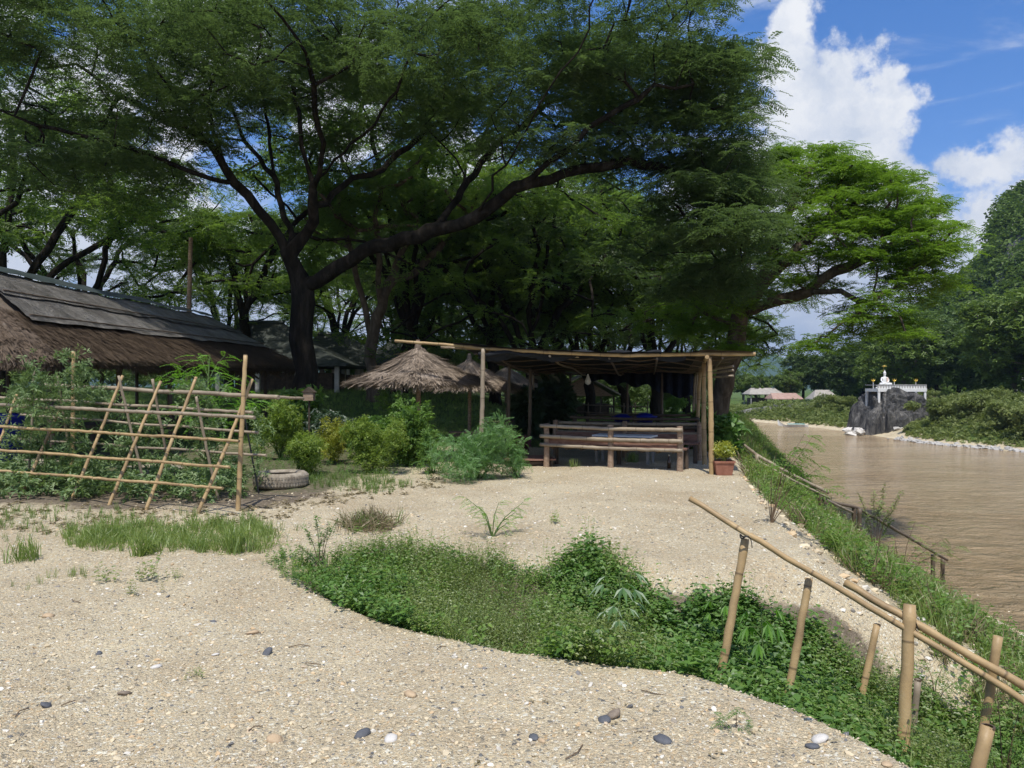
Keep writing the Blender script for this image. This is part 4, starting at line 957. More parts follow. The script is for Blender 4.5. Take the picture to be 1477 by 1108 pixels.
for i in range(60):
    px = 1062 + i * 2.9; d = 130 - i * .25; a = np.array([dpx(px, d), d, float(terrain(dpx(px, d), d))]); wl.box(a + (0, 0, .35), (.3, .12, .75))
    if i < 59: px2 = px + 2.9; d2 = d - .25; b = np.array([dpx(px2, d2), d2, float(terrain(dpx(px2, d2), d2))]); wl.beam(a + (0, 0, .55), b + (0, 0, .55), .08, .12)
tag(wl.build('promenade_railing', M['concrete'], None), 'low grey railing running along the top of the far bank', 'railing')

# ------------------------------------------------------------------ thatch
def strands_on(fn, n, ln, temps=TH, seed=0, jit=.12, lift=.03):
    """fn(u, v) -> point, direction down the slope, normal ; u, v in 0..1"""
    r = np.random.default_rng(seed); Vs = []; pts, X, Y, Z, S = [], [], [], [], []
    for _ in range(n):
        p, d, nn = fn(r.uniform(), r.uniform()); d = d + r.normal(0, jit, 3); d /= np.linalg.norm(d); y = np.cross(nn, d); y /= np.linalg.norm(y); z = np.cross(d, y)
        pts.append(p + nn * r.uniform(0, lift)); X.append(d); Y.append(y); Z.append(z); S.append(ln * r.uniform(.6, 1.3))
    Rm = np.stack([X, Y, Z], -1) * np.array(S)[:, None, None]; pts = np.array(pts); which = r.integers(0, len(temps), n); out = []
    for k, (TV, TFc) in enumerate(temps):
        m = np.where(which == k)[0]; V = np.einsum('nij,vj->nvi', Rm[m], TV) + pts[m][:, None]
        out.append((V.reshape(-1, 3), (TFc[None] + (np.arange(len(m)) * len(TV))[:, None, None]).reshape(-1, 4)))
    return join_parts(out)
def thatch_parasol(px, py_ap, py_rim, d, rad, lb, n=3000, group='thatched parasols on the lawn'):
    x = dpx(px, d); g = float(terrain(x, d)); zr = P(px, py_rim, d)[2] - g; za = P(px, py_ap, d)[2] - g
    t = thing('thatched_parasol', lb, 'parasol', (x, d, g), group=group)
    MB().tube([(0, 0, -.2), (0.01, 0, zr), (0, 0, za + .16)], [.055, .05, .045], 10).build('pole', M['wood'], t)
    MB().lathe([(.05, za + .12), (.075, za + .02), (.09, za - .06), (.13, za - .12)], n=14).build('crown_binding', M['bamboo_old'], t)
    H = za - zr
    prof = [(.02, za - .02), (rad * .3, za - H * .36), (rad * .65, za - H * .68), (rad * .95, zr + .05)]
    MB().lathe(prof + [(rad * .95, zr + .0), (rad * .6, za - H * .76), (rad * .28, za - H * .46), (.02, za - .14)], n=30).build('thatch_bed', M['thatch_base'], t)
    def f(u, v):
        q = .03 + .95 * v ** .62; a = u * 6.2832; rr = rad * q; z = za - H * (1.28 * q - .28 * q * q) + .02 * math.sin(a * 9 + q * 5); c, s = math.cos(a), math.sin(a)
        sl = H / rad * (1.28 - .56 * q); dd = np.array([c, s, -sl]); dd /= np.linalg.norm(dd); nn = np.array([c * sl, s * sl, 1.0]); nn /= np.linalg.norm(nn); return np.array([rr * c, rr * s, z]), dd, nn
    def g2(u, v):
        a = u * 6.2832; q = .86 + .13 * v; rr = rad * q; c, s = math.cos(a), math.sin(a); dd = np.array([c * .75, s * .75, -1.0]); dd /= np.linalg.norm(dd); return np.array([rr * c, rr * s, zr + .02 + .12 * (1 - v) + .03 * math.sin(a * 5)]), dd, np.array([c, s, .75]) / 1.25
    leaves_obj('thatch', [strands_on(f, n, .34, seed=int(px)), strands_on(g2, n // 3, .22, seed=int(px) + 1, jit=.25)], M['thatch_strand'], t)
    for i in range(8):
        a = i * .785 + .2; MB().tube([(0, 0, za - .2), (rad * .9 * math.cos(a), rad * .9 * math.sin(a), zr - .03)], .018, 6).build('rib', M['bamboo_old'], t)
    return t
thatch_parasol(603, 489, 538, 16.5, 1.38, 'shaggy thatched parasol nearest the camera, left of the bamboo shelter', 4200)
thatch_parasol(677, 506, 546, 21.5, 1.35, 'middle one of the three thatched parasols, partly behind the nearest', 2600)
thatch_parasol(731, 517, 548, 27, 1.3, 'farthest thatched parasol, seen behind the left corner of the shelter', 2000)

# long hut on the left
lh = thing('thatched_hut', 'long thatched hut with creased grey tarp over its ridge, at the left edge', 'hut', on(-11, 20)); lo = np.array(lh.location)
RG0, RG1 = np.array([-11, 15, 3.9]), np.array([-10.7, 26.6, 3.95]); E = [np.array([-8.0, 13.2, 2.10]), np.array([-8.0, 28.3, 2.42]), np.array([-14.2, 28.3, 2.4]), np.array([-14.2, 13.2, 2.1])]
def slope_fn(a0, a1, b0, b1, lo_=0.0, hi_=1.0):
    """quad with ridge a0-a1 and eave b0-b1"""
    def f(u, v):
        v = lo_ + (hi_ - lo_) * v; A = a0 + (a1 - a0) * u; B = b0 + (b1 - b0) * u; p = A + (B - A) * v; d = (B - A); d = d / np.linalg.norm(d); e = (b1 - b0); nn = np.cross(e, d); nn = nn / np.linalg.norm(nn); nn = nn if nn[2] > 0 else -nn
        return p - lo, d, nn
    return f
slopes = [(RG0, RG1, E[0], E[1]), (RG0, RG0 + np.array([-.02, 0, 0]), E[0], E[3]), (RG1, RG1 + np.array([-.02, 0, 0]), E[1], E[2]), (RG0, RG1, E[3], E[2])]
bed = MB()
for (a0, a1, b0, b1) in slopes:
    q = [a0, a1, b1, b0]; V = [p - lo for p in q] + [p - lo - np.array([0, 0, .14]) for p in q]; bed.add(V, [(0, 1, 2, 3), (7, 6, 5, 4), (3, 2, 6, 7)])
bed.build('thatch_bed', M['thatch_base'], lh)
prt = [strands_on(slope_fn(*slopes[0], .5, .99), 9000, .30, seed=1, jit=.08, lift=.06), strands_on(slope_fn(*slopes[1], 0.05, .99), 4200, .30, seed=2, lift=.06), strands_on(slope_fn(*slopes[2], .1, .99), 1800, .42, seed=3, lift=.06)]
def eave_fn(b0, b1, out):
    def f(u, v):
        p = b0 + (b1 - b0) * u + np.array([0, 0, .03 - .1 * v]) - out * .1; d = out * .45 + np.array([0, 0, -1.0]); d /= np.linalg.norm(d); return p - lo, d, out
    return f
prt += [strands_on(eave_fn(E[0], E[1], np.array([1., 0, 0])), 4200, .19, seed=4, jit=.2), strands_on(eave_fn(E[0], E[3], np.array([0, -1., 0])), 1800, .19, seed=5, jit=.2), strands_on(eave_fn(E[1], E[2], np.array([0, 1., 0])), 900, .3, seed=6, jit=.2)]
leaves_obj('thatch', prt, M['thatch_shade_brown'], lh)
# tarp strips: three overlapping sheets down the slope, wrinkled
def tarp(v0, v1, lift, nm, m, u0=0.02, u1=.99):
    nu, nv = 150, 14; V = []; f = slope_fn(*slopes[0])
    for j in range(nv):
        for i in range(nu):
            u = u0 + (u1 - u0) * i / (nu - 1); v = v0 + (v1 - v0) * j / (nv - 1); p, d, nn = f(u, v + .010 * fbm(u * 40, v0, 1.0) * (j == nv - 1))
            w = .022 * fbm(u * 30, v * 9, .9) + .018 * fbm(u * 12 + v * 5, v * 22, 1.4); sag = -.02 * abs(fbm(u * 25, v * 2, 1.0)) * v; V.append(p + nn * (lift + w) + np.array([0, 0, sag]))
    F = [(j * nu + i, j * nu + i + 1, (j + 1) * nu + i + 1, (j + 1) * nu + i) for j in range(nv - 1) for i in range(nu - 1)]
    return obj(nm, fast_mesh(nm, V, F, True), lh, m)
tarp(.04, .36, .16, 'tarp', M['tarp']); tarp(.33, .66, .12, 'tarp', M['tarp']); tarp(-.03, .07, .22, 'ridge_sheet', M['tarp_green'])
for yv in (.36, .63):
    f = slope_fn(*slopes[0]); culm('batten', [([f(u, yv)[0] + np.array([0, 0, .21 if yv < .5 else .17]) for u in np.linspace(.03, .98, 14)], .016)], 'bamboo_dark', lh, 6)
for i, yy in enumerate(np.linspace(13.6, 27.8, 7)):
    for xx in (-8.3, -13.8):
        g = float(terrain(xx, yy)); MB().tube([(xx - lo[0], yy - lo[1], g - .1 - lo[2]), (xx - lo[0], yy - lo[1], 2.15 - lo[2])], .06, 8).build('post', M['wood_dark'], lh)
for i, yy in enumerate(np.linspace(14.5, 27, 6)):
    MB().tube([(-8.2 - lo[0], yy - lo[1], 1.85 - lo[2]), (-11 - lo[0], yy - lo[1], 3.7 - lo[2])], .035, 6).build('rafter', M['bamboo_dark'], lh)
# table and tub in its shade
tb = thing('hut_table', 'dark wooden table in the shade under the long thatched hut', 'table', on(-9.6, 19)); MB().box((0, 0, .72), (1.1, 5.5, .06)).build('top', M['wood_dark'], tb)
for a in (-.45, .45):
    for b in (-2.5, 0, 2.5): MB().box((a, b, .34), (.08, .08, .7)).build('leg', M['wood_dark'], tb)
tub = thing('blue_tub', 'blue plastic tub at the left edge behind the trellis', 'tub', on(dpx(5, 14.6), 14.6)); MB().lathe([(0, .0), (.28, .0), (.36, .95), (.40, .97), (.40, 1.02), (.34, 1.02), (.28, .1), (0, .1)], n=24).build('shell', M['plastic_blue'], tub, True); MB().lathe([(0, 1.06), (.38, 1.05), (.42, 1.03), (.42, 1.0)], n=24).build('lid', M['plastic_blue'], tub, True)
tub.location.z += 0

# dark roofed huts at the back
def dark_hut(name, xl_, xr_, d, yridge, rl, rr2, yeave, lb, dep=6, posts=4):
    x0, x1 = dpx(xl_, d), dpx(xr_, d); r0, r1 = dpx(rl, d), dpx(rr2, d); ze = P(0, yeave, d)[2]; zr = P(0, yridge, d)[2]; cx = (x0 + x1) / 2
    t = thing(name, lb, 'hut', on(cx, d + dep / 2), group='dark roofed huts at the back of the lawn'); o = np.array(t.location)
    nseg = 8
    def ring(f):    # flared roof from ridge (f=0) to eave (f=1)
        g = f ** 1.0; zz = zr - (zr - ze) * (f ** .82); a = r0 + (x0 - r0) * g; b = r1 + (x1 - r1) * g; y0 = d + dep / 2 - (dep / 2) * g; y1 = d + dep / 2 + (dep / 2) * g
        return [np.array([a, y0, zz]) - o, np.array([b, y0, zz]) - o, np.array([b, y1, zz]) - o, np.array([a, y1, zz]) - o]
    V = []; F = []
    for i in range(nseg + 1): V += ring(i / nseg)
    for i in range(nseg):
        for j in range(4): k = (j + 1) % 4; F.append((i * 4 + j, i * 4 + k, i * 4 + 4 + k, i * 4 + 4 + j))
    m = len(V); V += [v - np.array([0, 0, .12]) for v in V[-4:]]; b = m - 4
    for j in range(4): k = (j + 1) % 4; F.append((b + j, b + k, m + k, m + j))
    F.append((m + 3, m + 2, m + 1, m)); F.append((0, 1, 2, 3)[::-1])
    MB().add(V, F).build('roof', M['roof_shingle'], t)
    MB().tube([np.array([r0, d + dep / 2, zr + .05]) - o, np.array([r1, d + dep / 2, zr + .05]) - o], .12, 6).build('ridge_cap', M['tarp_green'], t)
    for i in range(posts):
        for yy in (d + .5, d + dep - .5):
            xx = x0 + .6 + (x1 - x0 - 1.2) * i / (posts - 1); g = float(terrain(xx, yy)); MB().box((xx - o[0], yy - o[1], (g + ze) / 2 - o[2]), (.22, .22, ze - g)).build('post', M['concrete'], t)
    MB().box((0, 0, .45), ((x1 - x0) * .7, dep * .5, .9)).build('inner_bench', M['wood_dark'], t)
    return t
dark_hut('shingled_hut', 292, 500, 38, 447, 312, 384, 513, 'dark shingled hut with steep roof rising behind the end of the thatched hut')
dark_hut('shingled_hut', 392, 594, 45, 466, 440, 482, 512, 'dark shingled hut directly behind the huge tree trunk', posts=5)
dark_hut('shingled_hut', 488, 622, 54, 478, 552, 582, 512, 'smallest dark shingled hut, right of the huge trunk behind the pale twisted tree')
# plank hut seen through the shelter
ph = thing('plank_hut', 'brown plank hut with pale gabled roof seen through the bamboo shelter', 'hut', on(dpx(838, 50), 50)); po = float(ph.location.z)
zr = P(0, 528, 50)[2] - po; ze = P(0, 556, 50)[2] - po
MB().add([(-2.4, -1.6, ze), (0, -1.8, zr), (2.4, -1.6, ze), (-2.4, 3, ze), (0, 3, zr), (2.4, 3, ze), (-2.4, -1.6, ze - .1), (0, -1.8, zr - .1), (2.4, -1.6, ze - .1), (-2.4, 3, ze - .1), (0, 3, zr - .1), (2.4, 3, ze - .1)], [(0, 1, 4, 3), (1, 2, 5, 4), (6, 9, 10, 7), (7, 10, 11, 8), (0, 6, 7, 1), (1, 7, 8, 2), (0, 3, 9, 6), (2, 8, 11, 5)]).build('roof', M['roof_pale'], ph)
MB().add([(-2.0, -1.2, ze - .15), (2.0, -1.2, ze - .15), (0, -1.2, zr - .2)], [(0, 1, 2)]).build('gable', M['wood'], ph)
for i in range(6): MB().box((-2 + i * .8, -1.2, (ze - .15) / 2), (.1, .1, ze - .15)).build('post', M['wood_dark'], ph)
MB().box((0, -1.2, ze * .45), (4, .06, .12)).build('rail', M['wood_dark'], ph); MB().box((0, .6, ze * .3), (3.6, 2.4, ze * .5)).build('platform', M['wood_dark'], ph)
fe = thing('pole_fence', 'line of thin bamboo posts and rails crossing the lawn behind the shelter', 'fence', on(dpx(800, 42), 42)); fo_ = np.array(fe.location)
for i in range(15):
    px = 695 + i * 17; p = on(dpx(px, 42), 42) - fo_; culm('post', [([p, p + (rng.normal(0, .04), 0, rng.uniform(.9, 1.3))], .035)], 'bamboo_dark', fe, 6)
for h in (.45, .85):
    culm('rail', [([on(dpx(px, 41.9), 41.9) - fo_ + (0, 0, h) for px in range(695, 940, 34)], .028)], 'bamboo_dark', fe, 6)

up = thing('utility_pole', 'tall weathered wooden pole rising behind the tarp covered roof', 'pole', on(dpx(271, 31), 31)); MB().tube([(0, 0, -.2), (.02, 0, 3), (.12, 0, P(0, 331, 31)[2] - up.location.z)], [.11, .10, .08], 10).build('shaft', M['wood'], up); MB().tube([(.12, -.1, P(0, 334, 31)[2] - up.location.z), (.12, .12, P(0, 334, 31)[2] - up.location.z)], .03, 6).build('crosspin', M['metal_grey'], up)

# ------------------------------------------------------------------ bamboo shelter
pv = thing('bamboo_shelter', 'bamboo shelter roofed with sagging dark shade net over the benches', 'shelter', on(3.5, 13.6)); vo = np.array(pv.location)
FR = [P(570, 480, 15.2), P(640, 485, 14.9), P(700, 491, 14.6), P(800, 497, 14.2), P(900, 501, 13.9), P(1000, 499, 13.7), P(1090, 499, 13.4)]
culm('front_beam', [(np.array(FR) - vo, (.028, .036))], 'bamboo', pv); culm('front_beam', [(np.array([P(636, 489, 15.0), P(720, 493, 14.7), P(835, 503, 14.3)]) - vo, .022)], 'bamboo_old', pv)
B0, B1 = P(760, 527, 25), P(1008, 524, 24.8)
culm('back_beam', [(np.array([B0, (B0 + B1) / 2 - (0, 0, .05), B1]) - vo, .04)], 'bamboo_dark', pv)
def post(px, pyt, d, rad=.045, mat='bamboo', px2=None, nm='post'):
    b = on(dpx(px2 or px, d), d); tp = P(px, pyt, d); culm(nm, [(np.array([b - (0, 0, .2), (b + tp) / 2 + (rng.normal(0, .012), 0, 0), tp]) - vo, (rad * 1.05, rad * .9))], mat, pv, 12)
post(1023.5, 503, 13.6, .047, 'bamboo', 1026.5); post(1015.5, 512, 15.4, .05, 'bamboo', 1016.5); post(1010, 521, 18.4, .045, 'bamboo', 1005); post(1003, 528, 24.3, .05, 'bamboo_old', 1000); post(1006, 524, 21.3, .045, 'bamboo_old', 1003)
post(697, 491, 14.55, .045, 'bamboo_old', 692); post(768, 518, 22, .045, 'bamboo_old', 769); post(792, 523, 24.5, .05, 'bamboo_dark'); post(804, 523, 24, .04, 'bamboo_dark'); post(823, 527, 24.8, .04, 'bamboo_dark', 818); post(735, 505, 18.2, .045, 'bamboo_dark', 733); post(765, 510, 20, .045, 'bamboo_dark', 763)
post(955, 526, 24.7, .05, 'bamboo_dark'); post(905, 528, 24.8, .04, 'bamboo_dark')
# side beam over the right hand posts and rafters
culm('side_beam', [(np.array([P(1020, 503, 13.5), P(1012, 516, 18), P(1005, 526, 24.8)]) - vo, .035)], 'bamboo', pv)
culm('side_beam', [(np.array([P(697, 494, 14.6), P(735, 508, 18.5), P(765, 524, 25)]) - vo, .03)], 'bamboo_dark', pv)
def roofp(u, v, dz=0):
    fx = np.interp(u, np.linspace(0, 1, 5), [0, .25, .5, .75, 1.0]); pxs = 655 + (1086 - 655) * fx
    A = np.array([np.interp(pxs, [570, 640, 700, 800, 900, 1000, 1090], [f[k] for f in FR]) for k in range(3)]); Bp = B0 + (B1 + np.array([.5, 0, 0]) - B0) * u
    p = A + (Bp - A) * v; sag = .16 * math.sin(math.pi * v) * (.6 + .4 * math.sin(u * 17)) + .05 * math.sin(u * 23) * math.sin(v * 9); return p + np.array([0, 0, .045 - sag + dz])
for k, v in enumerate(np.linspace(.10, .9, 7)): culm('purlin', [([roofp(u, v, -.05) - vo for u in np.linspace(.03, .97, 9)], .014)], 'bamboo_dark', pv, 7)
for u in (.12, .32, .52, .68, .9): culm('rafter', [([roofp(u, v, -.11) - vo for v in np.linspace(0, 1, 7)], .020)], 'bamboo_old' if u in (.32,) else 'bamboo_dark', pv, 7)
nu, nv = 90, 40; V = [roofp(i / (nu - 1), j / (nv - 1) - .012, .0 + .012 * fbm(i * .3, j * .3, 1.0)) - vo for j in range(nv) for i in range(nu)]
F = np.array([(j * nu + i, j * nu + i + 1, (j + 1) * nu + i + 1, (j + 1) * nu + i) for j in range(nv - 1) for i in range(nu - 1)])
isr = (F[:, 0] % nu) > nu * .80
obj('shade_net', fast_mesh('shade_net', V, F[~isr], True), pv, M['net']); obj('mat_panel', fast_mesh('mat_panel', np.array(V) + (0, 0, .004), F[isr], True), pv, M['wood_dark'])
# bunched net along the front beam and torn fringe
mb = MB()
q = [P(px, py, d) - vo for px, py, d in zip(range(690, 960, 6), 498 + 2 * np.sin(np.arange(45) * .7), np.linspace(14.6, 13.8, 45))]; mb.tube(q, [.035 + .025 * abs(math.sin(i * 1.7) * math.sin(i * .31)) for i in range(len(q))], 8); mb.build('rolled_net', M['net'], pv, True)
r = np.random.default_rng(3); V = []; F = []
for i in range(60):
    u = i / 59; px = 690 + 300 * u; h = .07 + .05 * math.sin(i * .37) + r.uniform(0, .025); p = P(px, 500, np.interp(px, [690, 1090], [14.6, 13.4])); V += [p - vo, p - vo - (0, -.05, h)]
F = [(2 * i, 2 * i + 2, 2 * i + 3, 2 * i + 1) for i in range(59)]; obj('net_fringe', fast_mesh('net_fringe', V, F, True), pv, M['net'])
# hanging net at the back and side
V = []; n = 60
for i in range(n):
    u = i / (n - 1); px = 845 + 157 * u; top = P(px, 525, 24.6); lowr_ = np.interp(u, [0, .2, .6, .75, 1], [533, 541, 546, 558, 562]) + 3 * math.sin(u * 31); V += [top - vo + (0, .08 * math.sin(i * 1.1), 0), P(px, lowr_, 24.6) - vo + (0, .12 * math.sin(i * 1.1), 0)]
F = [(2 * i, 2 * i + 2, 2 * i + 3, 2 * i + 1) for i in range(n - 1)]; obj('back_curtain', fast_mesh('back_curtain', V, F, True), pv, M['net_blue'])
# overhanging slats at the right
for k, (y0, y1) in enumerate([(521, 514), (525, 520), (531, 528)]): culm('eave_slat', [(np.array([P(1020, y0 + 2, 17 + k), P(1058, y1 + 2, 16.6 + k)]) - vo, .03)], 'bamboo_old', pv, 6)
bl = thing('hanging_lamp', 'pale bulb shaped lamp hanging from the shelter roof', 'lamp', P(848, 538, 18)); MB().lathe([(0, -.09), (.06, -.06), (.075, 0), (.05, .07), (.025, .13), (.02, .17)], n=14).build('bulb', M['glass_bulb'], bl, True); MB().tube([(0, 0, .16), (0, 0, .45)], .008, 5).build('cord', M['black_paint'], bl)

def bench(name, lb, p0, p1, back_side, first=True, h=.82, seat=.36, group='bamboo benches under the shelter', deep=.55, mat='bamboo_old', postmat='wood'):
    p0 = np.array(p0, float); p1 = np.array(p1, float); ang = math.atan2(p1[1] - p0[1], p1[0] - p0[0]); Lb = np.linalg.norm(p1 - p0); c = (p0 + p1) / 2
    t = thing(name, lb, 'bench', on(*c), ang, group); s = back_side
    for i, x in enumerate((-Lb / 2, 0, Lb / 2)):
        MB().tube([(x, 0, -.1), (x + .01, 0, h * .5), (x, 0, h)], [.062, .055, .057], 10).build('post', M[postmat], t, False)
        MB().tube([(x, s * deep, -.1), (x, s * deep, seat)], .045, 8).build('leg', M['wood_dark'], t)
    for z, rr in ((h - .06, .036), (h - .27, .038), (seat + .02, .034)):
        culm('rail', [([(-Lb / 2 - .10, -s * .075, z + .02), (0, -s * .075, z - .01), (Lb / 2 + .07, -s * .075, z)], rr)], mat, t, 9)
    for k in range(5):
        MB().box((0, s * (.06 + k * .115), seat + .015 + .003 * (k % 2)), (Lb + .05 + .04 * (k % 3), .10, .028)).build('seat_plank', M['wood_red'], t)
    MB().box((0, s * .02, h - .33), (Lb + .02, .025, .14)).build('back_board', M['wood_red'], t)
    for k in range(9): MB().box((-Lb / 2 + .12 + k * (Lb - .24) / 8, s * .3, seat - .03), (.05, .58, .045)).build('bearer', M['wood_dark'], t)
    return t
bench('bamboo_bench', 'long bamboo bench at the front of the shelter, its back rails towards us', (.69, 15.2), (3.12, 14.05), 1)
bench('bamboo_bench', 'second bamboo bench facing the front one across the white topped table', (4.0, 16.1), (1.0, 17.4), 1, h=.80)
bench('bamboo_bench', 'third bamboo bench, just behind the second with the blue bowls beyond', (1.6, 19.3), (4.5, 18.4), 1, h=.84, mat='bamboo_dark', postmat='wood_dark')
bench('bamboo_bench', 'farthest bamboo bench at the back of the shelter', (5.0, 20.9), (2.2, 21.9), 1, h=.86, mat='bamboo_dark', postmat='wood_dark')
def table(name, lb, c, ang, L_, Wd_, h, top, leg, slats=False, cat='table', grp=None):
    t = thing(name, lb, cat, on(*c), ang, grp)
    if slats:
        for k in range(6): MB().box((0, -Wd_ / 2 + (k + .5) * Wd_ / 6, h), (L_ + .03 * (k % 2), Wd_ / 6 - .015, .03)).build('slat', top, t)
    else: MB().box((0, 0, h), (L_, Wd_, .035)).build('top', top, t)
    for sx in (-1, 1):
        for sy in (-1, 1): MB().beam((sx * (L_ / 2 - .08), sy * (Wd_ / 2 - .06), 0), (sx * (L_ / 2 - .08), sy * (Wd_ / 2 - .06), h), .05, .05, (0, 1, 0)).build('leg', leg, t)
    MB().box((0, 0, h - .07), (L_ - .1, Wd_ - .14, .06)).build('apron', leg, t); return t
table('low_table', 'low table with pale top and grey legs between the first two benches', (2.35, 15.75), R(-25), 1.25, .55, .56, M['white_paint'], M['metal_grey'])
table('low_table', 'wooden low table carrying two blue bowls between the rear benches', (3.4, 19.7), R(-20), 1.9, .7, .62, M['wood_red'], M['wood_dark'])
def bowl(x, y, z, s, lb):
    b = thing('blue_bowl', lb, 'bowl', (x, y, z), group='blue bowls on the rear table'); MB().lathe([(0, 0), (.14, 0), (.25, .13), (.29, .16), (.29, .18), (.24, .15), (.13, .03), (0, .03)], n=22).build('shell', M['plastic_blue'], b, True); MB().lathe([(0, .25), (.12, .24), (.24, .17), (.265, .145)], n=22).build('lid', M['plastic_blue'], b, True); b.scale = (s,) * 3
tz = float(terrain(3.4, 19.7)) + .64
bowl(2.85, 19.55, tz, 1, 'blue plastic bowl on the rear table, the left one'); bowl(3.4, 19.4, tz, 1.12, 'blue plastic bowl on the rear table, the right one')
tx = thing('glass_bottle', 'brown glass bottle standing on the ground under the front bench', 'bottle', on(dpx(965, 14.7), 14.7)); MB().lathe([(0, 0), (.035, 0), (.036, .14), (.015, .19), (.013, .25), (0, .25)], n=14).build('body', M['bottle'], tx, True); MB().lathe([(0, .27), (.015, .27), (.016, .245)], n=10).build('cap', M['white_paint'], tx)
table('slatted_pallet', 'low slatted wooden platform on the ground left of the front bench', (dpx(762, 15.3), 15.6), R(8), 1.0, .9, .14, M['wood_red'], M['wood_dark'], True, 'platform')
table('small_table', 'small bamboo table on the grass beneath the nearest thatched parasol', (dpx(672, 17.3), 17.3), R(5), .75, .45, .55, M['wood'], M['bamboo_old'], True)
table('small_table', 'small bamboo table beneath the middle thatched parasol', (dpx(716, 20.5), 20.5), R(-5), .9, .5, .6, M['wood_dark'], M['bamboo_dark'], True)
table('garden_bench', 'low dark bench on the lawn behind the yellowish chili bushes', (dpx(525, 20.5), 20.5), R(-3), 1.5, .4, .42, M['wood_dark'], M['wood_dark'], True, 'bench')
bx = thing('wooden_box', 'little wooden box with pitched roof at the foot of the huge trunk', 'box', P(446, 553, 17)); bx.location.z -= .12; bx.scale = (.75,) * 3; MB().box((0, 0, .02), (.30, .25, .26)).build('case', M['wood'], bx); MB().add([(-.2, -.16, .14), (0, -.16, .30), (.2, -.16, .14), (-.2, .16, .14), (0, .16, .30), (.2, .16, .14)], [(0, 1, 4, 3), (1, 2, 5, 4), (0, 2, 1), (3, 4, 5)]).build('roof', M['wood_dark'], bx); MB().tube([(0, 0, -.11), (0, 0, (float(terrain(bx.location.x, 17)) - bx.location.z - .05) / .75)], .03, 6).build('post', M['wood_dark'], bx)

# ------------------------------------------------------------------ trellis
def tl_d(px): return 10.75 - (px - 26) * (1.4 / 255)
tr = thing('bamboo_trellis', 'nearer bamboo trellis of slanting poles and long horizontal canes in the vegetable bed', 'trellis', on(-5.3, 10.2)); to = np.array(tr.location)
def tpole(root, name, a, b, da, db, rad, mat='bamboo', to_ground=True):
    A = P(a[0], a[1], da); B = P(b[0], b[1], db)
    if to_ground: A[2] = min(A[2], float(terrain(A[0], A[1]))) - .08
    culm(name, [(np.array([A, (A + B) / 2 + rng.normal(0, .008, 3), B]) - np.array(root.location), (rad, rad * .85))], mat, root, 9)
for (a, b) in [((26, 705), (88, 575)), ((99, 705), (177, 530)), ((154, 712), (232, 538)), ((207, 725), (283, 532)), ((281, 729), (364, 535)), ((-30, 690), (24, 557))]:
    dd = tl_d(a[0]); tpole(tr, 'slanting_pole', a, b, dd, dd + .75, .024)
for (a, b, rr, dz) in [((-40, 570), (367, 590), .028, .5), ((-40, 601), (345, 624), .022, .36), ((-40, 634), (331, 662), .022, .22), ((-40, 664), (321, 692), .021, .08)]:
    n = 8; culm('cane', [([P(a[0] + (b[0] - a[0]) * k / n, a[1] + (b[1] - a[1]) * k / n + .6 * math.sin(k * 2.1 + a[1]), tl_d(a[0] + (b[0] - a[0]) * k / n) + dz - .05) - to for k in range(n + 1)], (rr, rr * .8))], 'bamboo' if a[1] > 580 else 'bamboo_old', tr, 9)
tpole(tr, 'upright_post', (343, 715), (354, 500), 9.75, 9.95, .032)
tr2 = thing('bamboo_trellis', 'farther bamboo trellis of thin grey canes behind the nearer one', 'trellis', on(-5.0, 12.2)); to2 = np.array(tr2.location)
for (a, b) in [((40, 660), (49, 522)), ((214, 682), (171, 530)), ((240, 640), (220, 535)), ((316, 692), (283, 560)), ((100, 640), (83, 530))]: tpole(tr2, 'slanting_pole', a, b, tl_d(a[0]) + 1.5, tl_d(a[0]) + 1.2, .021, 'bamboo_old', a[1] > 650)
tpole(tr2, 'upright_post', (103, 655), (106, 495), 12.2, 12.2, .035)
for (a, b, rr) in [((58, 543), (402, 561), .03), ((-20, 560), (364, 583), .022), ((30, 586), (372, 612), .018), ((24, 621), (384, 645), .018)]:
    culm('cane', [([P(a[0] + (b[0] - a[0]) * k / 6, a[1] + (b[1] - a[1]) * k / 6 + math.sin(k * 2.6), tl_d(a[0] + (b[0] - a[0]) * k / 6) + 1.45) - to2 for k in range(7)], rr)], 'bamboo_old', tr2, 8)
culm('cane', [([P(395, 561, 11.4) - to2, P(438, 563, 11.9) - to2], .022)], 'bamboo_old', tr2, 8)
bp_ = thing('black_stake', 'thin black stake leaning beside the tyre', 'stake', on(*ground(374, 700)[:2])); A = np.array(bp_.location); MB().tube([(0, 0, -.05), P(353, 590, A[1] + .1) - A], [.013, .012], 7).build('shaft', M['black_paint'], bp_); MB().lathe([(0, .012), (.02, .01), (.02, -.01)], n=8, c=tuple(P(353, 590, A[1] + .1) - A)).build('tip', M['black_paint'], bp_)

def tyre(px, py, s, lb, fill=True, d=None):
    g = ground(px, py); t = thing('tyre_planter', lb, 'tyre', g + (0, s * .38, 0), group='old tyres used as planters'); t.scale = (s,) * 3
    prof = [(.30, .03), (.34, 0), (.44, .0), (.485, .03), (.50, .08), (.50, .20), (.485, .25), (.44, .28), (.35, .275), (.31, .25), (.30, .235), (.315, .22), (.40, .20), (.44, .14), (.40, .07), (.315, .05), (.30, .03)]
    MB().lathe(prof, n=48).build('tyre_body', M['rubber'], t, True); MB().lathe([(0, .20), (.33, .19), (.38, .17)], n=24).build('soil', M['soil'], t, True)
    mb = MB()
    for k in range(56):
        a = k * 2 * math.pi / 56
        for z in (.075, .14, .205): a2 = a + (.05 if z == .14 else 0); mb.box((.497 * math.cos(a2), .497 * math.sin(a2), z), (.02, .032, .045), Matrix.Rotation(a2, 3, 'Z'))
    tag(mb.build('tread_blocks', M['rubber'], t), kind=None); return t
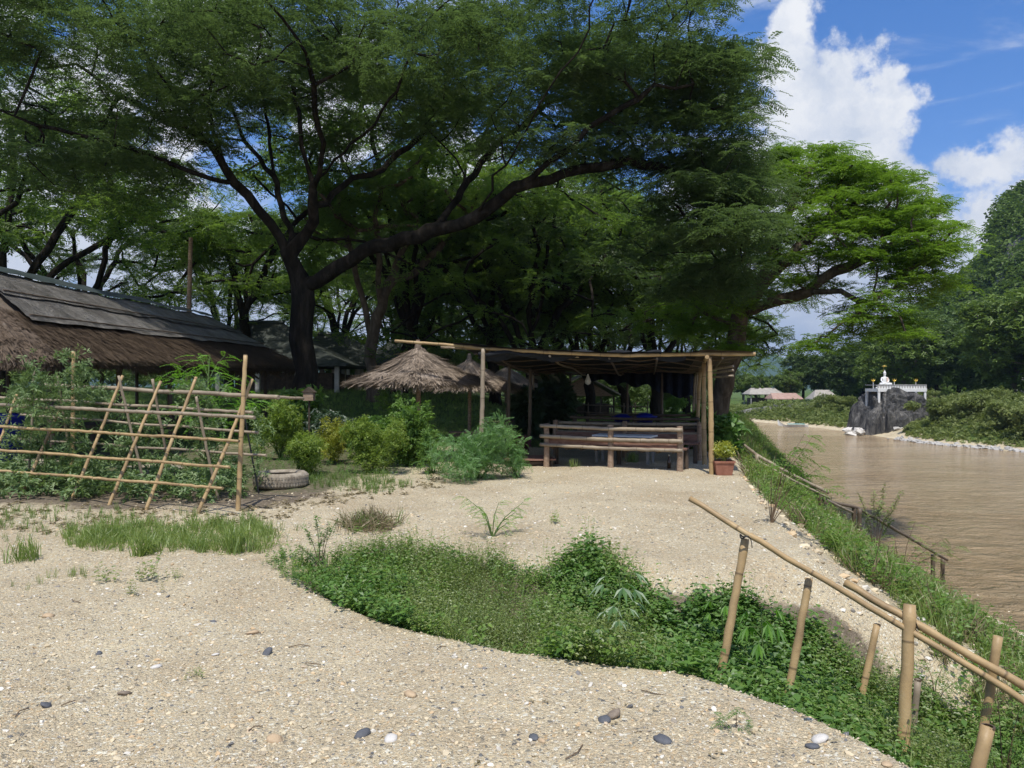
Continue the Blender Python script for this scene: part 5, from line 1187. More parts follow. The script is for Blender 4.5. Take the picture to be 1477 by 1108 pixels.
ty = tyre(396, 694, .84, 'old pale dusty tyre lying on the gravel beside the trellis'); tyre(205, 690, 1.0, 'old tyre lying half hidden behind the middle of the trellis'); tyre(42, 676, .9, 'old tyre lying behind the left end of the trellis')

# ------------------------------------------------------------------ garden plants
def vine(lb, blobs, stem, n=60, mat='vine_leaf', size=.16, temps=TN, name='bean_vine', cat='vine', tilt=.6, grp=None, smat='stem_green'):
    """blobs: (px, py, d, radius px); stem: list of (px, py, d)"""
    b = ground(stem[0][0], stem[0][1]) if len(stem[0]) == 2 else on(dpx(stem[0][0], stem[0][2]), stem[0][2]); t = thing(name, lb, cat, b, group=grp); o = np.array(t.location); pts = []
    pp = [np.zeros(3) - (0, 0, .05)] + [P(*q) - o for q in stem[1:]]; MB().tube(resample(pp, .12) + rng.normal(0, .01, (len(resample(pp, .12)), 3)), .012, 6).build('stem', M[smat], t)
    for (px, py, d, rp) in blobs:
        c = P(px, py, d) - o; rr = rp / FPX * d; k = int(n * rp / 30); v = rng.normal(0, .42, (k, 3)) * np.array([rr, rr * .7, rr]); pts.append(c + v)
    pts = np.concatenate(pts); leaves_obj('foliage', scatter(temps, pts, rng.uniform(.7, 1.3, len(pts)) * size, tilt=tilt), M[mat], t); return t
vine('leafy bean vine bushing out over the left end of the trellis', [(45, 545, 10.9, 45), (30, 560, 10.9, 40), (62, 575, 10.9, 36), (70, 545, 10.9, 26), (45, 522, 10.9, 12)], [(62, 690, 11.2), (66, 640, 11.1), (50, 590, 11), (45, 550, 10.9)], 50, size=.13)
vine('bean vine climbing the upright post left of centre in the trellis', [(112, 530, 11.3, 34), (100, 560, 11.3, 36), (125, 555, 11.2, 26), (90, 590, 11.3, 34), (120, 520, 11.3, 22), (92, 500, 11.3, 10)], [(140, 700, 11.4), (125, 620, 11.4), (112, 560, 11.3), (108, 525, 11.3)], 45, size=.13)
vine('sparse grey green bean vine climbing right of centre in the trellis', [(285, 570, 11.0, 34), (290, 605, 10.8, 28), (300, 640, 10.8, 22), (270, 555, 11, 22)], [(300, 700, 10.8), (295, 640, 10.8), (288, 590, 10.9), (280, 560, 11)], 50)
vine('silvery leaved vine between trellis and tyre', [(372, 640, 11.6, 22), (375, 610, 11.6, 18), (368, 665, 11.4, 20), (366, 590, 11.6, 14)], [(370, 690, 11.6), (372, 640, 11.6), (368, 590, 11.6)], 38, size=.12)
vine('bean vine trailing low between the two left poles of the trellis', [(100, 640, 11.2, 40), (60, 630, 11.4, 36), (25, 625, 11.4, 36), (125, 665, 11, 30)], [(80, 695, 11.2), (90, 650, 11.2), (100, 620, 11.2)], 60)
vine('bean vine filling the middle of the trellis behind the slanting poles', [(165, 600, 11.8, 38), (180, 640, 11.4, 34), (215, 600, 11.8, 34), (230, 640, 11.4, 34), (150, 570, 11.8, 28)], [(190, 690, 11.6), (190, 640, 11.6), (170, 590, 11.6)], 60)
# low creeping plants under the trellis
r = np.random.default_rng(71); X_ = r.uniform(-9.5, -3.4, 9000); Y_ = r.uniform(8.4, 13.5, 9000); Z_ = terrain(X_, Y_); px_, py_ = proj(X_, Y_, Z_)
ok = (py_ < 712 - 8 * fbm(X_, Y_, 1.6)) & (px_ < 352) & (fbm(X_, Y_, 1.1) > -.25); q = np.stack([X_, Y_, Z_], 1)[ok][:2000]
tag(leaves_obj('bed_creepers', [scatter(TT, q + np.stack([np.zeros(len(q)), np.zeros(len(q)), r.uniform(.03, .32, len(q))], 1), r.uniform(.7, 1.3, len(q)) * .17, tilt=.5)], M['vine_leaf']), 'low creeping leafy plants covering the bed under the trellises', 'ground cover', kind='stuff')
# drumstick tree with bright feathery leaves
mo = thing('drumstick_sapling', 'slim sapling with bright lime feathery leaves rising above the trellis', 'sapling', on(dpx(300, 12.8), 12.8)); o = np.array(mo.location)
mb = MB(); fr_pts = []; yaw = []
tops = [(250, 515), (262, 535), (300, 505), (318, 520), (345, 530), (285, 498), (330, 548), (240, 530), (365, 565), (295, 560), (310, 575), (270, 548), (340, 575), (300, 535), (355, 555), (280, 520), (325, 500), (290, 590), (260, 575), (330, 600), (390, 562)]
mb.tube([(0, 0, -.05), P(302, 600, 12.8) - o, P(300, 540, 12.8) - o, P(303, 500, 12.8) - o], [.028, .022, .014, .005], 6)
for (px, py) in tops:
    s = P(301, min(640, py + 35), 12.8) - o; e = P(px, py, 12.8 + rng.uniform(-.45, .45)) - o; mb.tube([s, (s + e) / 2 + (0, 0, .05), e], [.007, .005, .003], 4); a = math.atan2(e[1] - s[1], e[0] - s[0])
    for k in range(9): q = k / 8; fr_pts.append(s + (e - s) * (.45 + .6 * q) + rng.normal(0, .03, 3)); yaw.append(a + (rng.uniform(.5, 1.1) * (1 if k % 2 else -1)))
mb.build('stem', M['stem_green'], mo); leaves_obj('foliage', scatter(TF, fr_pts, rng.uniform(.75, 1.2, len(fr_pts)) * .26, yaw=np.array(yaw), tilt=.18), M['moringa_leaf'], mo)

def garden_bush(name, lb, cat, px, pyb, wpx, hpx, mat, n, size, temps=TN, grp=None, seed=0, tilt=.6):
    g = ground(px, pyb); k = g[1] / FPX; t = bush_proto(name, lb, cat, mat, wpx * k / 2 * 1.0, hpx * k * 1.06, int(n * 1.35), size, temps, seed, 9, 'stem_green', tilt=tilt); t.location = tuple(g); 
    if grp: t['group'] = grp
    return t
GC = 'chili bushes in the bed'
garden_bush('chili_bush', 'yellow green chili bush just right of the tyre, tall one at the back', 'bush', 405, 652, 80, 92, 'chili_leaf', 750, .15, grp=GC, seed=1)
garden_bush('chili_bush', 'low spreading chili bush directly right of the tyre', 'bush', 430, 678, 84, 64, 'chili_leaf', 650, .12, grp=GC, seed=2)
garden_bush('chili_bush', 'brightest yellow chili bush in the middle of the bed', 'bush', 481, 656, 58, 60, 'chili_yellow', 500, .12, grp=GC, seed=3)
garden_bush('chili_bush', 'rounded light green chili bush in front of the tall shrub', 'bush', 535, 670, 92, 72, 'chili_leaf', 800, .12, grp=GC, seed=4)
garden_bush('leafy_shrub', 'tall fresh green shrub with upright shoots below the nearest parasol', 'shrub', 588, 660, 92, 98, 'shrub_leaf', 1100, .16, TT, seed=5)
vine('tall upright leafy shoot leaning from the left side of the tall shrub', [(556, 575, 15.6, 14), (562, 595, 15.6, 18), (550, 560, 15.6, 9), (572, 610, 15.5, 22)], [(585, 650, 15.6), (570, 605, 15.6), (548, 552, 15.6)], 60, 'shrub_leaf', .13, TT, 'leafy_shoot', 'plant')
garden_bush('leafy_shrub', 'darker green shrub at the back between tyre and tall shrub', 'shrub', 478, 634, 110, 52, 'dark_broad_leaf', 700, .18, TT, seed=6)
garden_bush('leafy_shrub', 'dark green shrub behind the yellow chili bush, near the lawn', 'shrub', 540, 640, 90, 46, 'weed_leaf', 600, .16, TT, seed=16)
garden_bush('squash_plant', 'broad leaved squash plant at the foot of the huge trunk', 'plant', 437, 612, 90, 56, 'shrub_leaf', 260, .24, TB, seed=7)
garden_bush('marigold_bush', 'dense blue green marigold bush in front of the shelter corner', 'bush', 688, 678, 128, 84, 'marigold_leaf', 2000, .13, TF, seed=8, tilt=.8)
garden_bush('marigold_bush', 'small marigold bush at the right foot of the dense one', 'bush', 745, 678, 46, 44, 'marigold_leaf', 380, .12, TF, seed=9, tilt=.8)
garden_bush('herb_plant', 'spindly herb with a yellow bloom between tall shrub and marigold', 'plant', 624, 672, 34, 66, 'shrub_leaf', 160, .12, TN, seed=10)
garden_bush('red_leaved_plant', 'dark red leaved plant in the shade left of the front bench', 'plant', 746, 648, 34, 34, 'red_leaf', 260, .2, TN, seed=11)
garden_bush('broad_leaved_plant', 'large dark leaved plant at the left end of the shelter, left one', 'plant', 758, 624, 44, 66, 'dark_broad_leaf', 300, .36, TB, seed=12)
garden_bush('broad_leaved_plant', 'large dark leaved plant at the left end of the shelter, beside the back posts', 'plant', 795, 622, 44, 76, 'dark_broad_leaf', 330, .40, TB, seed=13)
garden_bush('leafy_shrub', 'light green shrub behind the far benches of the shelter', 'shrub', 905, 580, 60, 30, 'shrub_leaf', 700, .4, TT, seed=14)
garden_bush('leafy_shrub', 'fresh green shrub at the far right corner of the shelter', 'shrub', 965, 592, 50, 30, 'shrub_leaf', 500, .3, TT, seed=15)
for i, (px, py, lb) in enumerate([(1044, 646, 'dark leafy bank shrub behind the potted croton'), (1012, 636, 'dark plant at the foot of the rear shelter posts')]):
    garden_bush('bank_shrub', lb, 'shrub', px, py, 44, 50, 'shrub_leaf' if i % 2 else 'weed_leaf', 420, .2, TB, seed=20 + i)
pt = thing('potted_croton', 'yellow green croton in a square terracotta pot at the shelter corner', 'plant', ground(1042, 673)); s = .17
MB().add([(-s * .8, -s * .8, 0), (s * .8, -s * .8, 0), (s * .8, s * .8, 0), (-s * .8, s * .8, 0), (-s, -s, .22), (s, -s, .22), (s, s, .22), (-s, s, .22), (-s * 1.08, -s * 1.08, .22), (s * 1.08, -s * 1.08, .22), (s * 1.08, s * 1.08, .22), (-s * 1.08, s * 1.08, .22), (-s * 1.08, -s * 1.08, .26), (s * 1.08, -s * 1.08, .26), (s * 1.08, s * 1.08, .26), (-s * 1.08, s * 1.08, .26)], [(3, 2, 1, 0), (0, 1, 5, 4), (1, 2, 6, 5), (2, 3, 7, 6), (3, 0, 4, 7), (4, 5, 9, 8), (5, 6, 10, 9), (6, 7, 11, 10), (7, 4, 8, 11), (8, 9, 13, 12), (9, 10, 14, 13), (10, 11, 15, 14), (11, 8, 12, 15)]).build('pot', M['terracotta'], pt); MB().box((0, 0, .235), (s * 1.96, s * 1.96, .02)).build('soil', M['soil'], pt)
q = rng.normal(0, 1, (170, 3)); q /= np.linalg.norm(q, axis=1)[:, None]; q = q * np.array([.2, .2, .17]) * rng.uniform(.3, 1, (170, 1)) + (0.02, 0, .42); leaves_obj('foliage', scatter(TN, q, rng.uniform(.7, 1.2, 170) * .15, tilt=.5), M['croton_leaf'], pt); MB().tube([(0, 0, .2), (.01, 0, .45)], .012, 6).build('stem', M['stem_green'], pt)

# ------------------------------------------------------------------ handrails
hr = thing('bamboo_handrail', 'new bamboo handrail on slanting posts beside the path down to the river', 'handrail', on(1.6, 5.1)); ho = np.array(hr.location)
culm('rail', [(np.array([P(995, 707, 5.35), P(1075, 757, 5.12), P(1165, 811, 4.98), P(1240, 855, 4.85), P(1313, 899, 4.72), P(1400, 950, 4.55), P(1500, 1013, 4.38)]) - ho, (.019, .021))], 'bamboo', hr, 12)
culm('rail', [(np.array([P(1219, 829, 5.05), P(1300, 875, 4.78), P(1390, 928, 4.6), P(1500, 990, 4.42)]) - ho, (.024, .025))], 'bamboo', hr, 12)
def hpost(root, top, bot, dt, db, rad, mat='bamboo', nm='post'):
    A = P(bot[0], bot[1], db); B = P(top[0], top[1], dt); g = float(terrain(A[0], A[1])); dirv = A - B; A2 = B + dirv * max(1.0, (B[2] - g + .12) / max(.05, B[2] - A[2])); return culm(nm, [(np.array([A2, (A2 + B) / 2, B]) - np.array(root.location), (rad * 1.05, rad))], mat, root, 14)
hpost(hr, (1075, 765), (1040, 966), 5.18, 5.05, .027); hpost(hr, (1167, 822), (1136, 998), 5.04, 4.95, .025); hpost(hr, (1312, 860), (1302, 1100), 4.75, 4.62, .036); hpost(hr, (1440, 906), (1417, 1050), 4.62, 4.6, .026)
for (px, py, d) in [(1075, 762, 5.13), (1312, 893, 4.74), (1312, 884, 4.74)]:
    c = P(px, py, d) - ho; MB().tube([c + (.034 * math.cos(a), .034 * math.sin(a), .01 * math.sin(a * 3)) for a in np.linspace(0, 6.4, 14)], .0055, 5).tube([c + (.02, -.03, .01), c + (.03, -.04, -.03), c + (.035, -.035, -.07)], .003, 4).build('lashing', M['black_paint'], hr)
def stake(lb, top, bot, dt, db, rad, mat='bamboo'):
    t = thing('bamboo_post', lb, 'post', on(dpx(bot[0], db), db)); hpost(t, top, bot, dt, db, rad, mat, 'culm'); B = P(top[0], top[1], dt) - np.array(t.location); MB().lathe([(rad * .72, .003), (rad * 1.02, .003), (rad * 1.02, -.01)], c=tuple(B), n=14).build('cut_end', M['bamboo_dark'], t); return t
stake('short slanting bamboo post standing alone in the weeds left of the thick post', (1265, 889), (1238, 1012), 5.5, 5.4, .024); stake('short bamboo post right behind the thick upright post', (1324, 968), (1316, 1050), 5.2, 5.2, .022, 'bamboo_old')
stake('thick cut bamboo post in the bottom right corner', (1425, 1036), (1408, 1108), 4.0, 3.95, .034); stake('tiny sawn off bamboo stub at the edge of the gravel', (1173, 1027), (1172, 1052), 3.75, 3.74, .019)
h2 = thing('old_handrail', 'weathered double bamboo handrail running down the bank into the river', 'handrail', on(5.0, 16)); h2o = np.array(h2.location)
def bankp(px, py, lift=0, dmax=60): g = ground(px, py, dmax); return g + (0, 0, lift)
Q = [P(1022, 596, 22), P(1060, 623, 18.5), P(1092, 648, 16), P(1140, 675, 15.5), P(1195, 702, 15.5)]
Q = [q_ + (0, 0, .05) for q_ in Q]; culm('rail', [(np.array(Q) - h2o, .034)], 'bamboo_old', h2, 7); culm('rail', [(np.array(Q) - h2o - (0, .05, .11), .024)], 'bamboo_old', h2, 7)
Q2 = [P(1180, 708, 16), P(1235, 720, 16.5), P(1300, 757, 17.5), P(1366, 796, 19)]; culm('rail', [(np.array(Q2) - h2o, .034)], 'bamboo_dark', h2, 7); culm('rail', [(np.array([P(1186, 700, 15.5), P(1235, 724, 16.6)]) - h2o - (0, 0, .09), .028)], 'bamboo_old', h2, 7)
for (px, pt_, pb_, d) in [(1034, 603, 640, 20), (1093, 644, 670, 16), (1184, 700, 728, 15.8), (1190, 706, 733, 15.6), (1232, 718, 752, 16.5), (1240, 722, 756, 16.4), (1346, 788, 828, 18.6), (1360, 794, 834, 19.2)]:
    B = P(px, pt_, d); g = max(float(terrain(B[0], B[1])), WZ - .3); culm('post', [(np.array([[B[0] - .02, B[1], g - .1], B]) - h2o, .05)], 'bamboo_dark' if px > 1100 else 'bamboo_old', h2, 8)

# ------------------------------------------------------------------ ground cover
def edgeY(x): inv = np.argsort(EX[:, 0]); return np.interp(x, EX[inv, 0], EX[inv, 1])
TOPB = np.array([(330, 815), (365, 800), (400, 786), (480, 792), (560, 786), (640, 792), (700, 788), (800, 797), (850, 789), (900, 812), (940, 858), (985, 885), (1010, 852), (1060, 835), (1110, 850), (1180, 892), (1215, 925), (1250, 965), (1290, 985), (1340, 1000), (1400, 1040), (1600, 1120)])
r = np.random.default_rng(91); n = 62000; X_ = r.uniform(-2.9, 3.6, n); Y_ = r.uniform(3.2, 8.4, n); Z_ = terrain(X_, Y_); px_, py_ = proj(X_, Y_, Z_)
ok = (Y_ > edgeY(X_) + .04 + .12 * fbm(X_, Y_, 5) + r.normal(0, .05, n)) & (py_ > np.interp(px_, TOPB[:, 0], TOPB[:, 1]) + 10 + 16 * fbm(X_, Y_, 3.1) + r.normal(0, 5, n)) & (px_ > 360)
dens = .62 + .35 * fbm(X_, Y_, 2.2) ; ok &= r.uniform(0, 1, n) < dens * np.interp(px_, [360, 520, 1600], [.5, 1, 1]); q = np.stack([X_, Y_, Z_], 1)[ok]
hgt = (.135 + .075 * fbm(q[:, 0], q[:, 1], 1.7)) * r.uniform(.55, 1.5, len(q)) * np.interp(proj(*q.T)[0], [360, 600, 900], [.55, .9, 1.15])
hgt = np.clip(hgt, .04, .21); kind_ = fbm(q[:, 0] + 3, q[:, 1], 1.9) + r.normal(0, .32, len(q)); pl_, pm_, ps_ = kind_ > .42, (kind_ <= .42) & (kind_ > -.05), kind_ <= -.05
WB = [T_weed(k + 20, n=10, ll=.36, lw=.2) for k in range(5)]; WS = [T_weed(k + 40, h=1.3, n=20, ll=.15, lw=.06, stems=4) for k in range(5)]
tag(leaves_obj('ditch_weeds', [scatter(WB, q[ps_], hgt[ps_] * 1.1, tilt=.25)], M['weed_leaf']), 'dense green weeds filling the hollow behind the gravel mound', 'weeds', kind='stuff')
tag(leaves_obj('ditch_weeds_mid', [scatter(TW, q[pm_], hgt[pm_] * 1.1, tilt=.25)], M['weed_mid']), 'mid green small leaved weeds filling the hollow behind the gravel mound', 'weeds', kind='stuff')
tag(leaves_obj('ditch_weeds_light', [scatter(WS, q[pl_], hgt[pl_] * 1.25, tilt=.25)], M['weed_light']), 'paler yellowish weeds mixed into the hollow behind the gravel mound', 'weeds', kind='stuff')
sel = r.uniform(0, 1, len(q)) < .022; tag(leaves_obj('weed_grass', [scatter(TG, q[sel], r.uniform(.12, .30, sel.sum()), tilt=.25)], M['grass_blade']), 'stray grass blades standing up among the weeds of the hollow', 'grass', kind='stuff')
sel = r.uniform(0, 1, len(q)) < .02; tag(leaves_obj('tall_weed_stalks', [scatter(WS, q[sel], r.uniform(.2, .36, sel.sum()), tilt=.2)], M['weed_mid']), 'taller leafy stalks rising out of the weeds of the hollow', 'weeds', kind='stuff')
# tiny yellow-white blooms near the cassava
k = 260; bp2 = np.stack([r.uniform(.6, 1.35, k), r.uniform(4.6, 5.6, k)], 1); bz = terrain(bp2[:, 0], bp2[:, 1]) + r.uniform(.13, .2, k)
tag(leaves_obj('small_blooms', [scatter(TT, np.column_stack([bp2, bz]), np.full(k, .013), tilt=.4)], M['croton_leaf']), 'tiny pale yellow blooms scattered over the right end of the weeds', 'flowers', kind='stuff')
# river bank
n = 60000; Y_ = 5.5 + 60 * r.uniform(0, 1, n) ** 2.2; T_ = r.uniform(.02, .95, n); xt_ = np.interp(Y_, XT[:, 0], XT[:, 1]); xl_ = np.interp(Y_, XL[:, 0], XL[:, 1]); X_ = xt_ + (xl_ - xt_) * T_; Z_ = terrain(X_, Y_); px_, py_ = proj(X_, Y_, Z_)
lim = np.interp(Y_, [5.5, 8, 11, 15, 18, 22], [.22, .32, .44, .62, .85, .97]); lo2 = np.interp(Y_, [5.5, 8, 12, 20], [.12, .05, .02, .0])
ok = (T_ < lim + .1 * fbm(X_, Y_, 1.5)) & (T_ > lo2 + .05 * fbm(X_, Y_, 2.0)) & (px_ < 1500) & (r.uniform(0, 1, n) < .42 + .3 * fbm(X_, Y_, 1.1)); q = np.stack([X_, Y_, Z_], 1)[ok]; sc = (.13 + .008 * np.clip(q[:, 1] - 6, 0, 20)) * (1 + .55 * fbm(q[:, 0], q[:, 1], 1.4))
pick = r.uniform(0, 1, len(q)) + .35 * fbm(q[:, 0], q[:, 1], .9)
a, b, c = pick < .45, (pick >= .45) & (pick < .75), pick >= .75
tag(leaves_obj('bank_weeds', [scatter(TW, q[a], sc[a] * r.uniform(.8, 1.7, a.sum()), tilt=.2)], M['shrub_leaf']), 'green leafy weeds covering the river bank', 'weeds', kind='stuff')
bq, bs_ = q[b], sc[b]; dm = (r.uniform(0, 1, len(bq)) + .3 * fbm(bq[:, 0], bq[:, 1], 2.1)) < .3
tag(leaves_obj('bank_grass', [scatter(TG, bq[~dm], bs_[~dm] * r.uniform(1, 2.2, (~dm).sum()), tilt=.25)], M['grass_blade']), 'tufts of light grass on the river bank', 'grass', kind='stuff')
tag(leaves_obj('bank_dry_grass', [scatter(TG, bq[dm], bs_[dm] * r.uniform(1, 2.4, dm.sum()), tilt=.35)], M['dry_grass']), 'dry straw coloured tufts mixed into the grass of the river bank', 'grass', kind='stuff')
tag(leaves_obj('bank_weeds_light', [scatter(TW, q[c], sc[c] * r.uniform(.8, 1.5, c.sum()), tilt=.2)], M['weed_light']), 'yellowish weeds mixed into the river bank', 'weeds', kind='stuff')
# light grass strip on the gravel, left
def poly_grass(name, lb, poly, n, sc, mat, temps=TG, bbox=None, tilt=.15, lo_h=0):
    xs, ys = zip(*poly); g = [ground(a, b) for a, b in poly]; x0, x1 = min(v[0] for v in g), max(v[0] for v in g); y0, y1 = min(v[1] for v in g), max(v[1] for v in g)
    X_ = r.uniform(x0, x1, n); Y_ = r.uniform(y0, y1, n); Z_ = terrain(X_, Y_); a, b = proj(X_, Y_, Z_); ok = in_poly(a + 6 * fbm(X_, Y_, 5), b + 5 * fbm(X_, Y_, 6), poly); q = np.stack([X_, Y_, Z_ + lo_h], 1)[ok]
    return leaves_obj(name, [scatter(temps, q, sc * r.uniform(.5, 1.5, len(q)), tilt=tilt)], M[mat]) if len(q) else None
def stuff(o, lb, cat): tag(o, lb, cat, kind='stuff')
stuff(poly_grass('gravel_grass', '', [(95, 755), (160, 748), (300, 746), (395, 752), (400, 782), (330, 790), (230, 785), (105, 778)], 1300, .15, 'grass_blade', tilt=.35), 'strip of long light grass on the gravel in front of the trellis', 'grass')
stuff(poly_grass('sparse_grass', '', [(0, 720), (150, 728), (350, 735), (450, 760), (400, 752), (200, 748), (0, 775)], 500, .12, 'grass_shade'), 'thin grass straggling along the foot of the trellis', 'grass')
stuff(poly_grass('bed_edge_grass', '', [(440, 672), (560, 676), (600, 690), (560, 702), (480, 698), (440, 690)], 700, .13, 'grass_shade'), 'low grass patch below the chili bushes', 'grass')
stuff(poly_grass('bed_weeds', '', [(350, 640), (480, 650), (640, 655), (650, 672), (500, 680), (380, 680)], 900, .13, 'weed_leaf', TW), 'low weeds between the chili bushes', 'weeds')
stuff(poly_grass('dry_litter', '', [(0, 715), (340, 722), (640, 672), (650, 690), (460, 720), (360, 750), (0, 760)], 1400, .10, 'dry_grass', TT, tilt=.2), 'dry plant litter scattered along the edge of the bed', 'litter')
def lone(name, lb, cat, px, py, n, sc, mat, temps, spread=.05, tilt=.2, lift=0):
    g = ground(px, py); t = thing(name, lb, cat, g); q = np.stack([r.normal(0, spread, n), r.normal(0, spread, n), np.full(n, lift)], 1); V, F = scatter(temps, q, sc * r.uniform(.7, 1.3, n), tilt=tilt); leaves_obj('foliage', (V, F), M[mat], t); return t
dg = lone('dry_grass_clump', 'mound of cut brownish dry grass on the gravel left of the sprouting sapling', 'grass clump', 537, 748, 90, .25, 'dry_grass', TG, .16, .9, .02); leaves_obj('green_shoots', scatter(TG, np.stack([r.normal(0, .14, 30), r.normal(0, .12, 30), np.zeros(30)], 1), .26, tilt=.8), M['grass_shade'], dg)
for i, (px, py, sc, lb) in enumerate([(38, 795, .26, 'upright grass tuft at the left edge of the gravel'), (205, 790, .26, 'bushy grass tuft hanging from the right middle of the grass strip'), (345, 784, .3, 'tall grass tuft at the right end of the grass strip'), (150, 828, .13, 'small green sprig on the gravel below the grass strip, left one'), (207, 826, .16, 'small green sprig on the gravel below the grass strip, right one'), (195, 848, .09, 'tiny green sprig lowest on the left gravel'), (45, 828, .1, 'flat little grass patch near the left edge'), (110, 820, .12, 'thin grass sprig between the flat patch and the green sprigs'), (282, 968, .06, 'tiny seedling in the middle of the foreground gravel'), (250, 823, .08, 'short sprig right of the pair of sprigs'), (800, 742, .12, 'small feathery weed on the gravel right of the sprouting sapling'), (912, 655, .25, 'low grass under the left end of the front bench'), (830, 662, .2, 'grass patch at the foot of the front bench')]):
    lone('grass_tuft' if sc > .17 or i in (6, 7) else 'weed_sprig', lb, 'grass' if sc > .17 or i in (6, 7) else 'weed', px, py, 14 if sc > .2 else 7, sc, 'grass_blade' if i not in (3, 4, 5, 9) else 'weed_light', TG if sc > .17 or i in (6, 7) else TW, .05 if i != 6 else .12)
def sapling(name, lb, cat, px, py, tips, frond, mat, sm='stem_brown', temps=TF, rad=.008, per=7, spread=.25, tilt=.25, dj=.15, d=None):
    g = ground(px, py) if d is None else on(dpx(px, d), d); t = thing(name, lb, cat, g); o = np.array(t.location); mb = MB(); pts = []; yw = []
    for (tx_, ty_) in tips:
        e = P(tx_, ty_, g[1] + rng.uniform(-dj, dj)) - o; mid = e * np.array([.35, .35, .6]) + rng.normal(0, .01, 3); mb.tube(resample([(0, 0, -.03), mid * .5, mid, e], .06), np.linspace(rad, rad * .3, len(resample([(0, 0, -.03), mid * .5, mid, e], .06))), 5)
        for k in range(per): q = (k + 1) / per; b = mid + (e - mid) * q; pts.append(b + rng.normal(0, .008, 3)); yw.append(rng.uniform(0, 6.28) if per > 8 else math.atan2(e[1], e[0]) + (1 if k % 2 else -1) * rng.uniform(.5, 1.2))
    mb.build('stem', M[sm], t); leaves_obj('foliage', scatter(temps, pts, frond * rng.uniform(.7, 1.2, len(pts)), yaw=np.array(yw), tilt=tilt), M[mat], t); return t
sapling('leucaena_sprout', 'low feathery sprout with arching fronds in the middle of the gravel', 'sapling', 710, 762, [(672, 706), (690, 718), (720, 712), (745, 726), (700, 735), (735, 740), (755, 712)], .13, 'moringa_leaf', 'stem_green', per=6)
sapling('leucaena_sapling', 'tall thin feathery sapling standing before the river on the bank edge', 'sapling', 1112, 742, [(1150, 640), (1172, 618), (1185, 660), (1130, 650), (1195, 690), (1140, 690), (1160, 615), (1120, 640)], .26, 'shrub_leaf', rad=.006, per=6)
sapling('wiry_weed', 'tall wiry leafless weed on the bank behind the handrail', 'weed', 1262, 800, [(1260, 700), (1275, 690), (1290, 720), (1245, 730), (1300, 700), (1240, 705), (1285, 740), (1268, 715)], .13, 'weed_light', per=10, temps=TN, rad=.007)
sapling('wiry_weed', 'spreading feathery weed on the bank below the wiry one', 'weed', 1300, 830, [(1330, 770), (1360, 765), (1320, 740), (1385, 775), (1290, 760), (1345, 790)], .2, 'weed_light', per=6, rad=.007)
sapling('leafy_stalk', 'thin leafy stalk at the left end of the weeds in the hollow', 'weed', 462, 812, [(455, 735), (475, 745), (440, 750), (486, 738), (465, 760), (430, 775)], .07, 'weed_leaf', per=9, temps=TN, rad=.005)
sapling('feathery_weed', 'feathery weed at the bottom right corner beside the cut post', 'weed', 1445, 1120, [(1420, 1040), (1440, 1000), (1470, 1010), (1460, 1060), (1400, 1075), (1475, 1075), (1385, 1060), (1477, 1040), (1430, 1060)], .13, 'shrub_leaf', per=7, rad=.006, d=4.5)
sapling('feathery_weed', 'feathery weed behind the thick upright bamboo post', 'weed', 1350, 1010, [(1330, 930), (1360, 950), (1345, 980), (1380, 970), (1320, 960)], .12, 'shrub_leaf', per=7, rad=.005)
sapling('fern_sprig', 'small dark fern like sprig flat on the gravel left of the tiny stub', 'weed', 1062, 1038, [(1042, 1025), (1062, 1012), (1085, 1035), (1075, 1040), (1050, 1040)], .06, 'weed_leaf', per=5, rad=.003, dj=.05)
sapling('bare_twig', 'bare dark twig plant at the top of the bank edge', 'weed', 1112, 742, [(1108, 700), (1120, 690), (1125, 705), (1112, 680)], .04, 'weed_leaf', per=3, rad=.006, d=8.75)
def cassava(lb, px, top, d, size, mat='cassava_leaf', n=9, droop=.5):
    g = on(dpx(px, d), d); t = thing('cassava_plant', lb, 'plant', g); tp = P(px, top, d) - g; mb = MB().tube([(0, 0, -.03), tp * .5 + (.01, 0, 0), tp], [.008, .006, .004], 6); q = []
    for i in range(n):
        a = i * 2.4; e = rng.uniform(-.1, .5); pd = np.array([math.cos(a), math.sin(a), e]); c = tp + (0, 0, -.03 * i) + pd * size * .9; mb.tube([tp + (0, 0, -.03 * i), c], .0025, 4)
        for k in range(5):
            b = a + (k - 2) * .55; ln = size * (1 - .12 * abs(k - 2)); mid = c + np.array([math.cos(b), math.sin(b), -.1]) * ln * .5; d2 = np.array([math.cos(b), math.sin(b), -droop]); L4 = leaf(c, d2, ln, ln * .26, droop=.25); q.append(L4)
    mb.build('stem', M['stem_green'], t); V, F = pack(q); leaves_obj('foliage', (V, F), M[mat], t); return t
cassava('cassava plant with fingered leaves standing in the weeds near the right end of the hollow', 893, 815, 5.4, .13); cassava('low fingered leaf plant in front of the taller cassava', 888, 872, 5.05, .10, n=5)
cassava('drooping bright green cassava between the first two handrail posts', 1098, 868, 5.3, .12, 'moringa_leaf', 8, 1.1); cassava('small drooping cassava left of the first handrail post', 1040, 852, 5.7, .10, 'moringa_leaf', 5, 1.0)
# lawn and tree-litter grass
n = 26000; Y_ = 17 + 34 * r.uniform(0, 1, n) ** 1.3; X_ = r.uniform(-1, 1, n) * .72 * Y_; xt_ = np.interp(Y_, XT[:, 0], XT[:, 1]); ok = (X_ < xt_) & (green_mask(X_, Y_) > .5) & (X_ > -.7 * Y_); q = np.stack([X_, Y_, terrain(X_, Y_)], 1)[ok]
stuff(leaves_obj('lawn_grass', [scatter(TG, q, r.uniform(.08, .2, len(q)) * (1 + .02 * (q[:, 1] - 17)), tilt=.2)], M['grass_shade']), 'short grass of the shaded lawn under the trees', 'grass')

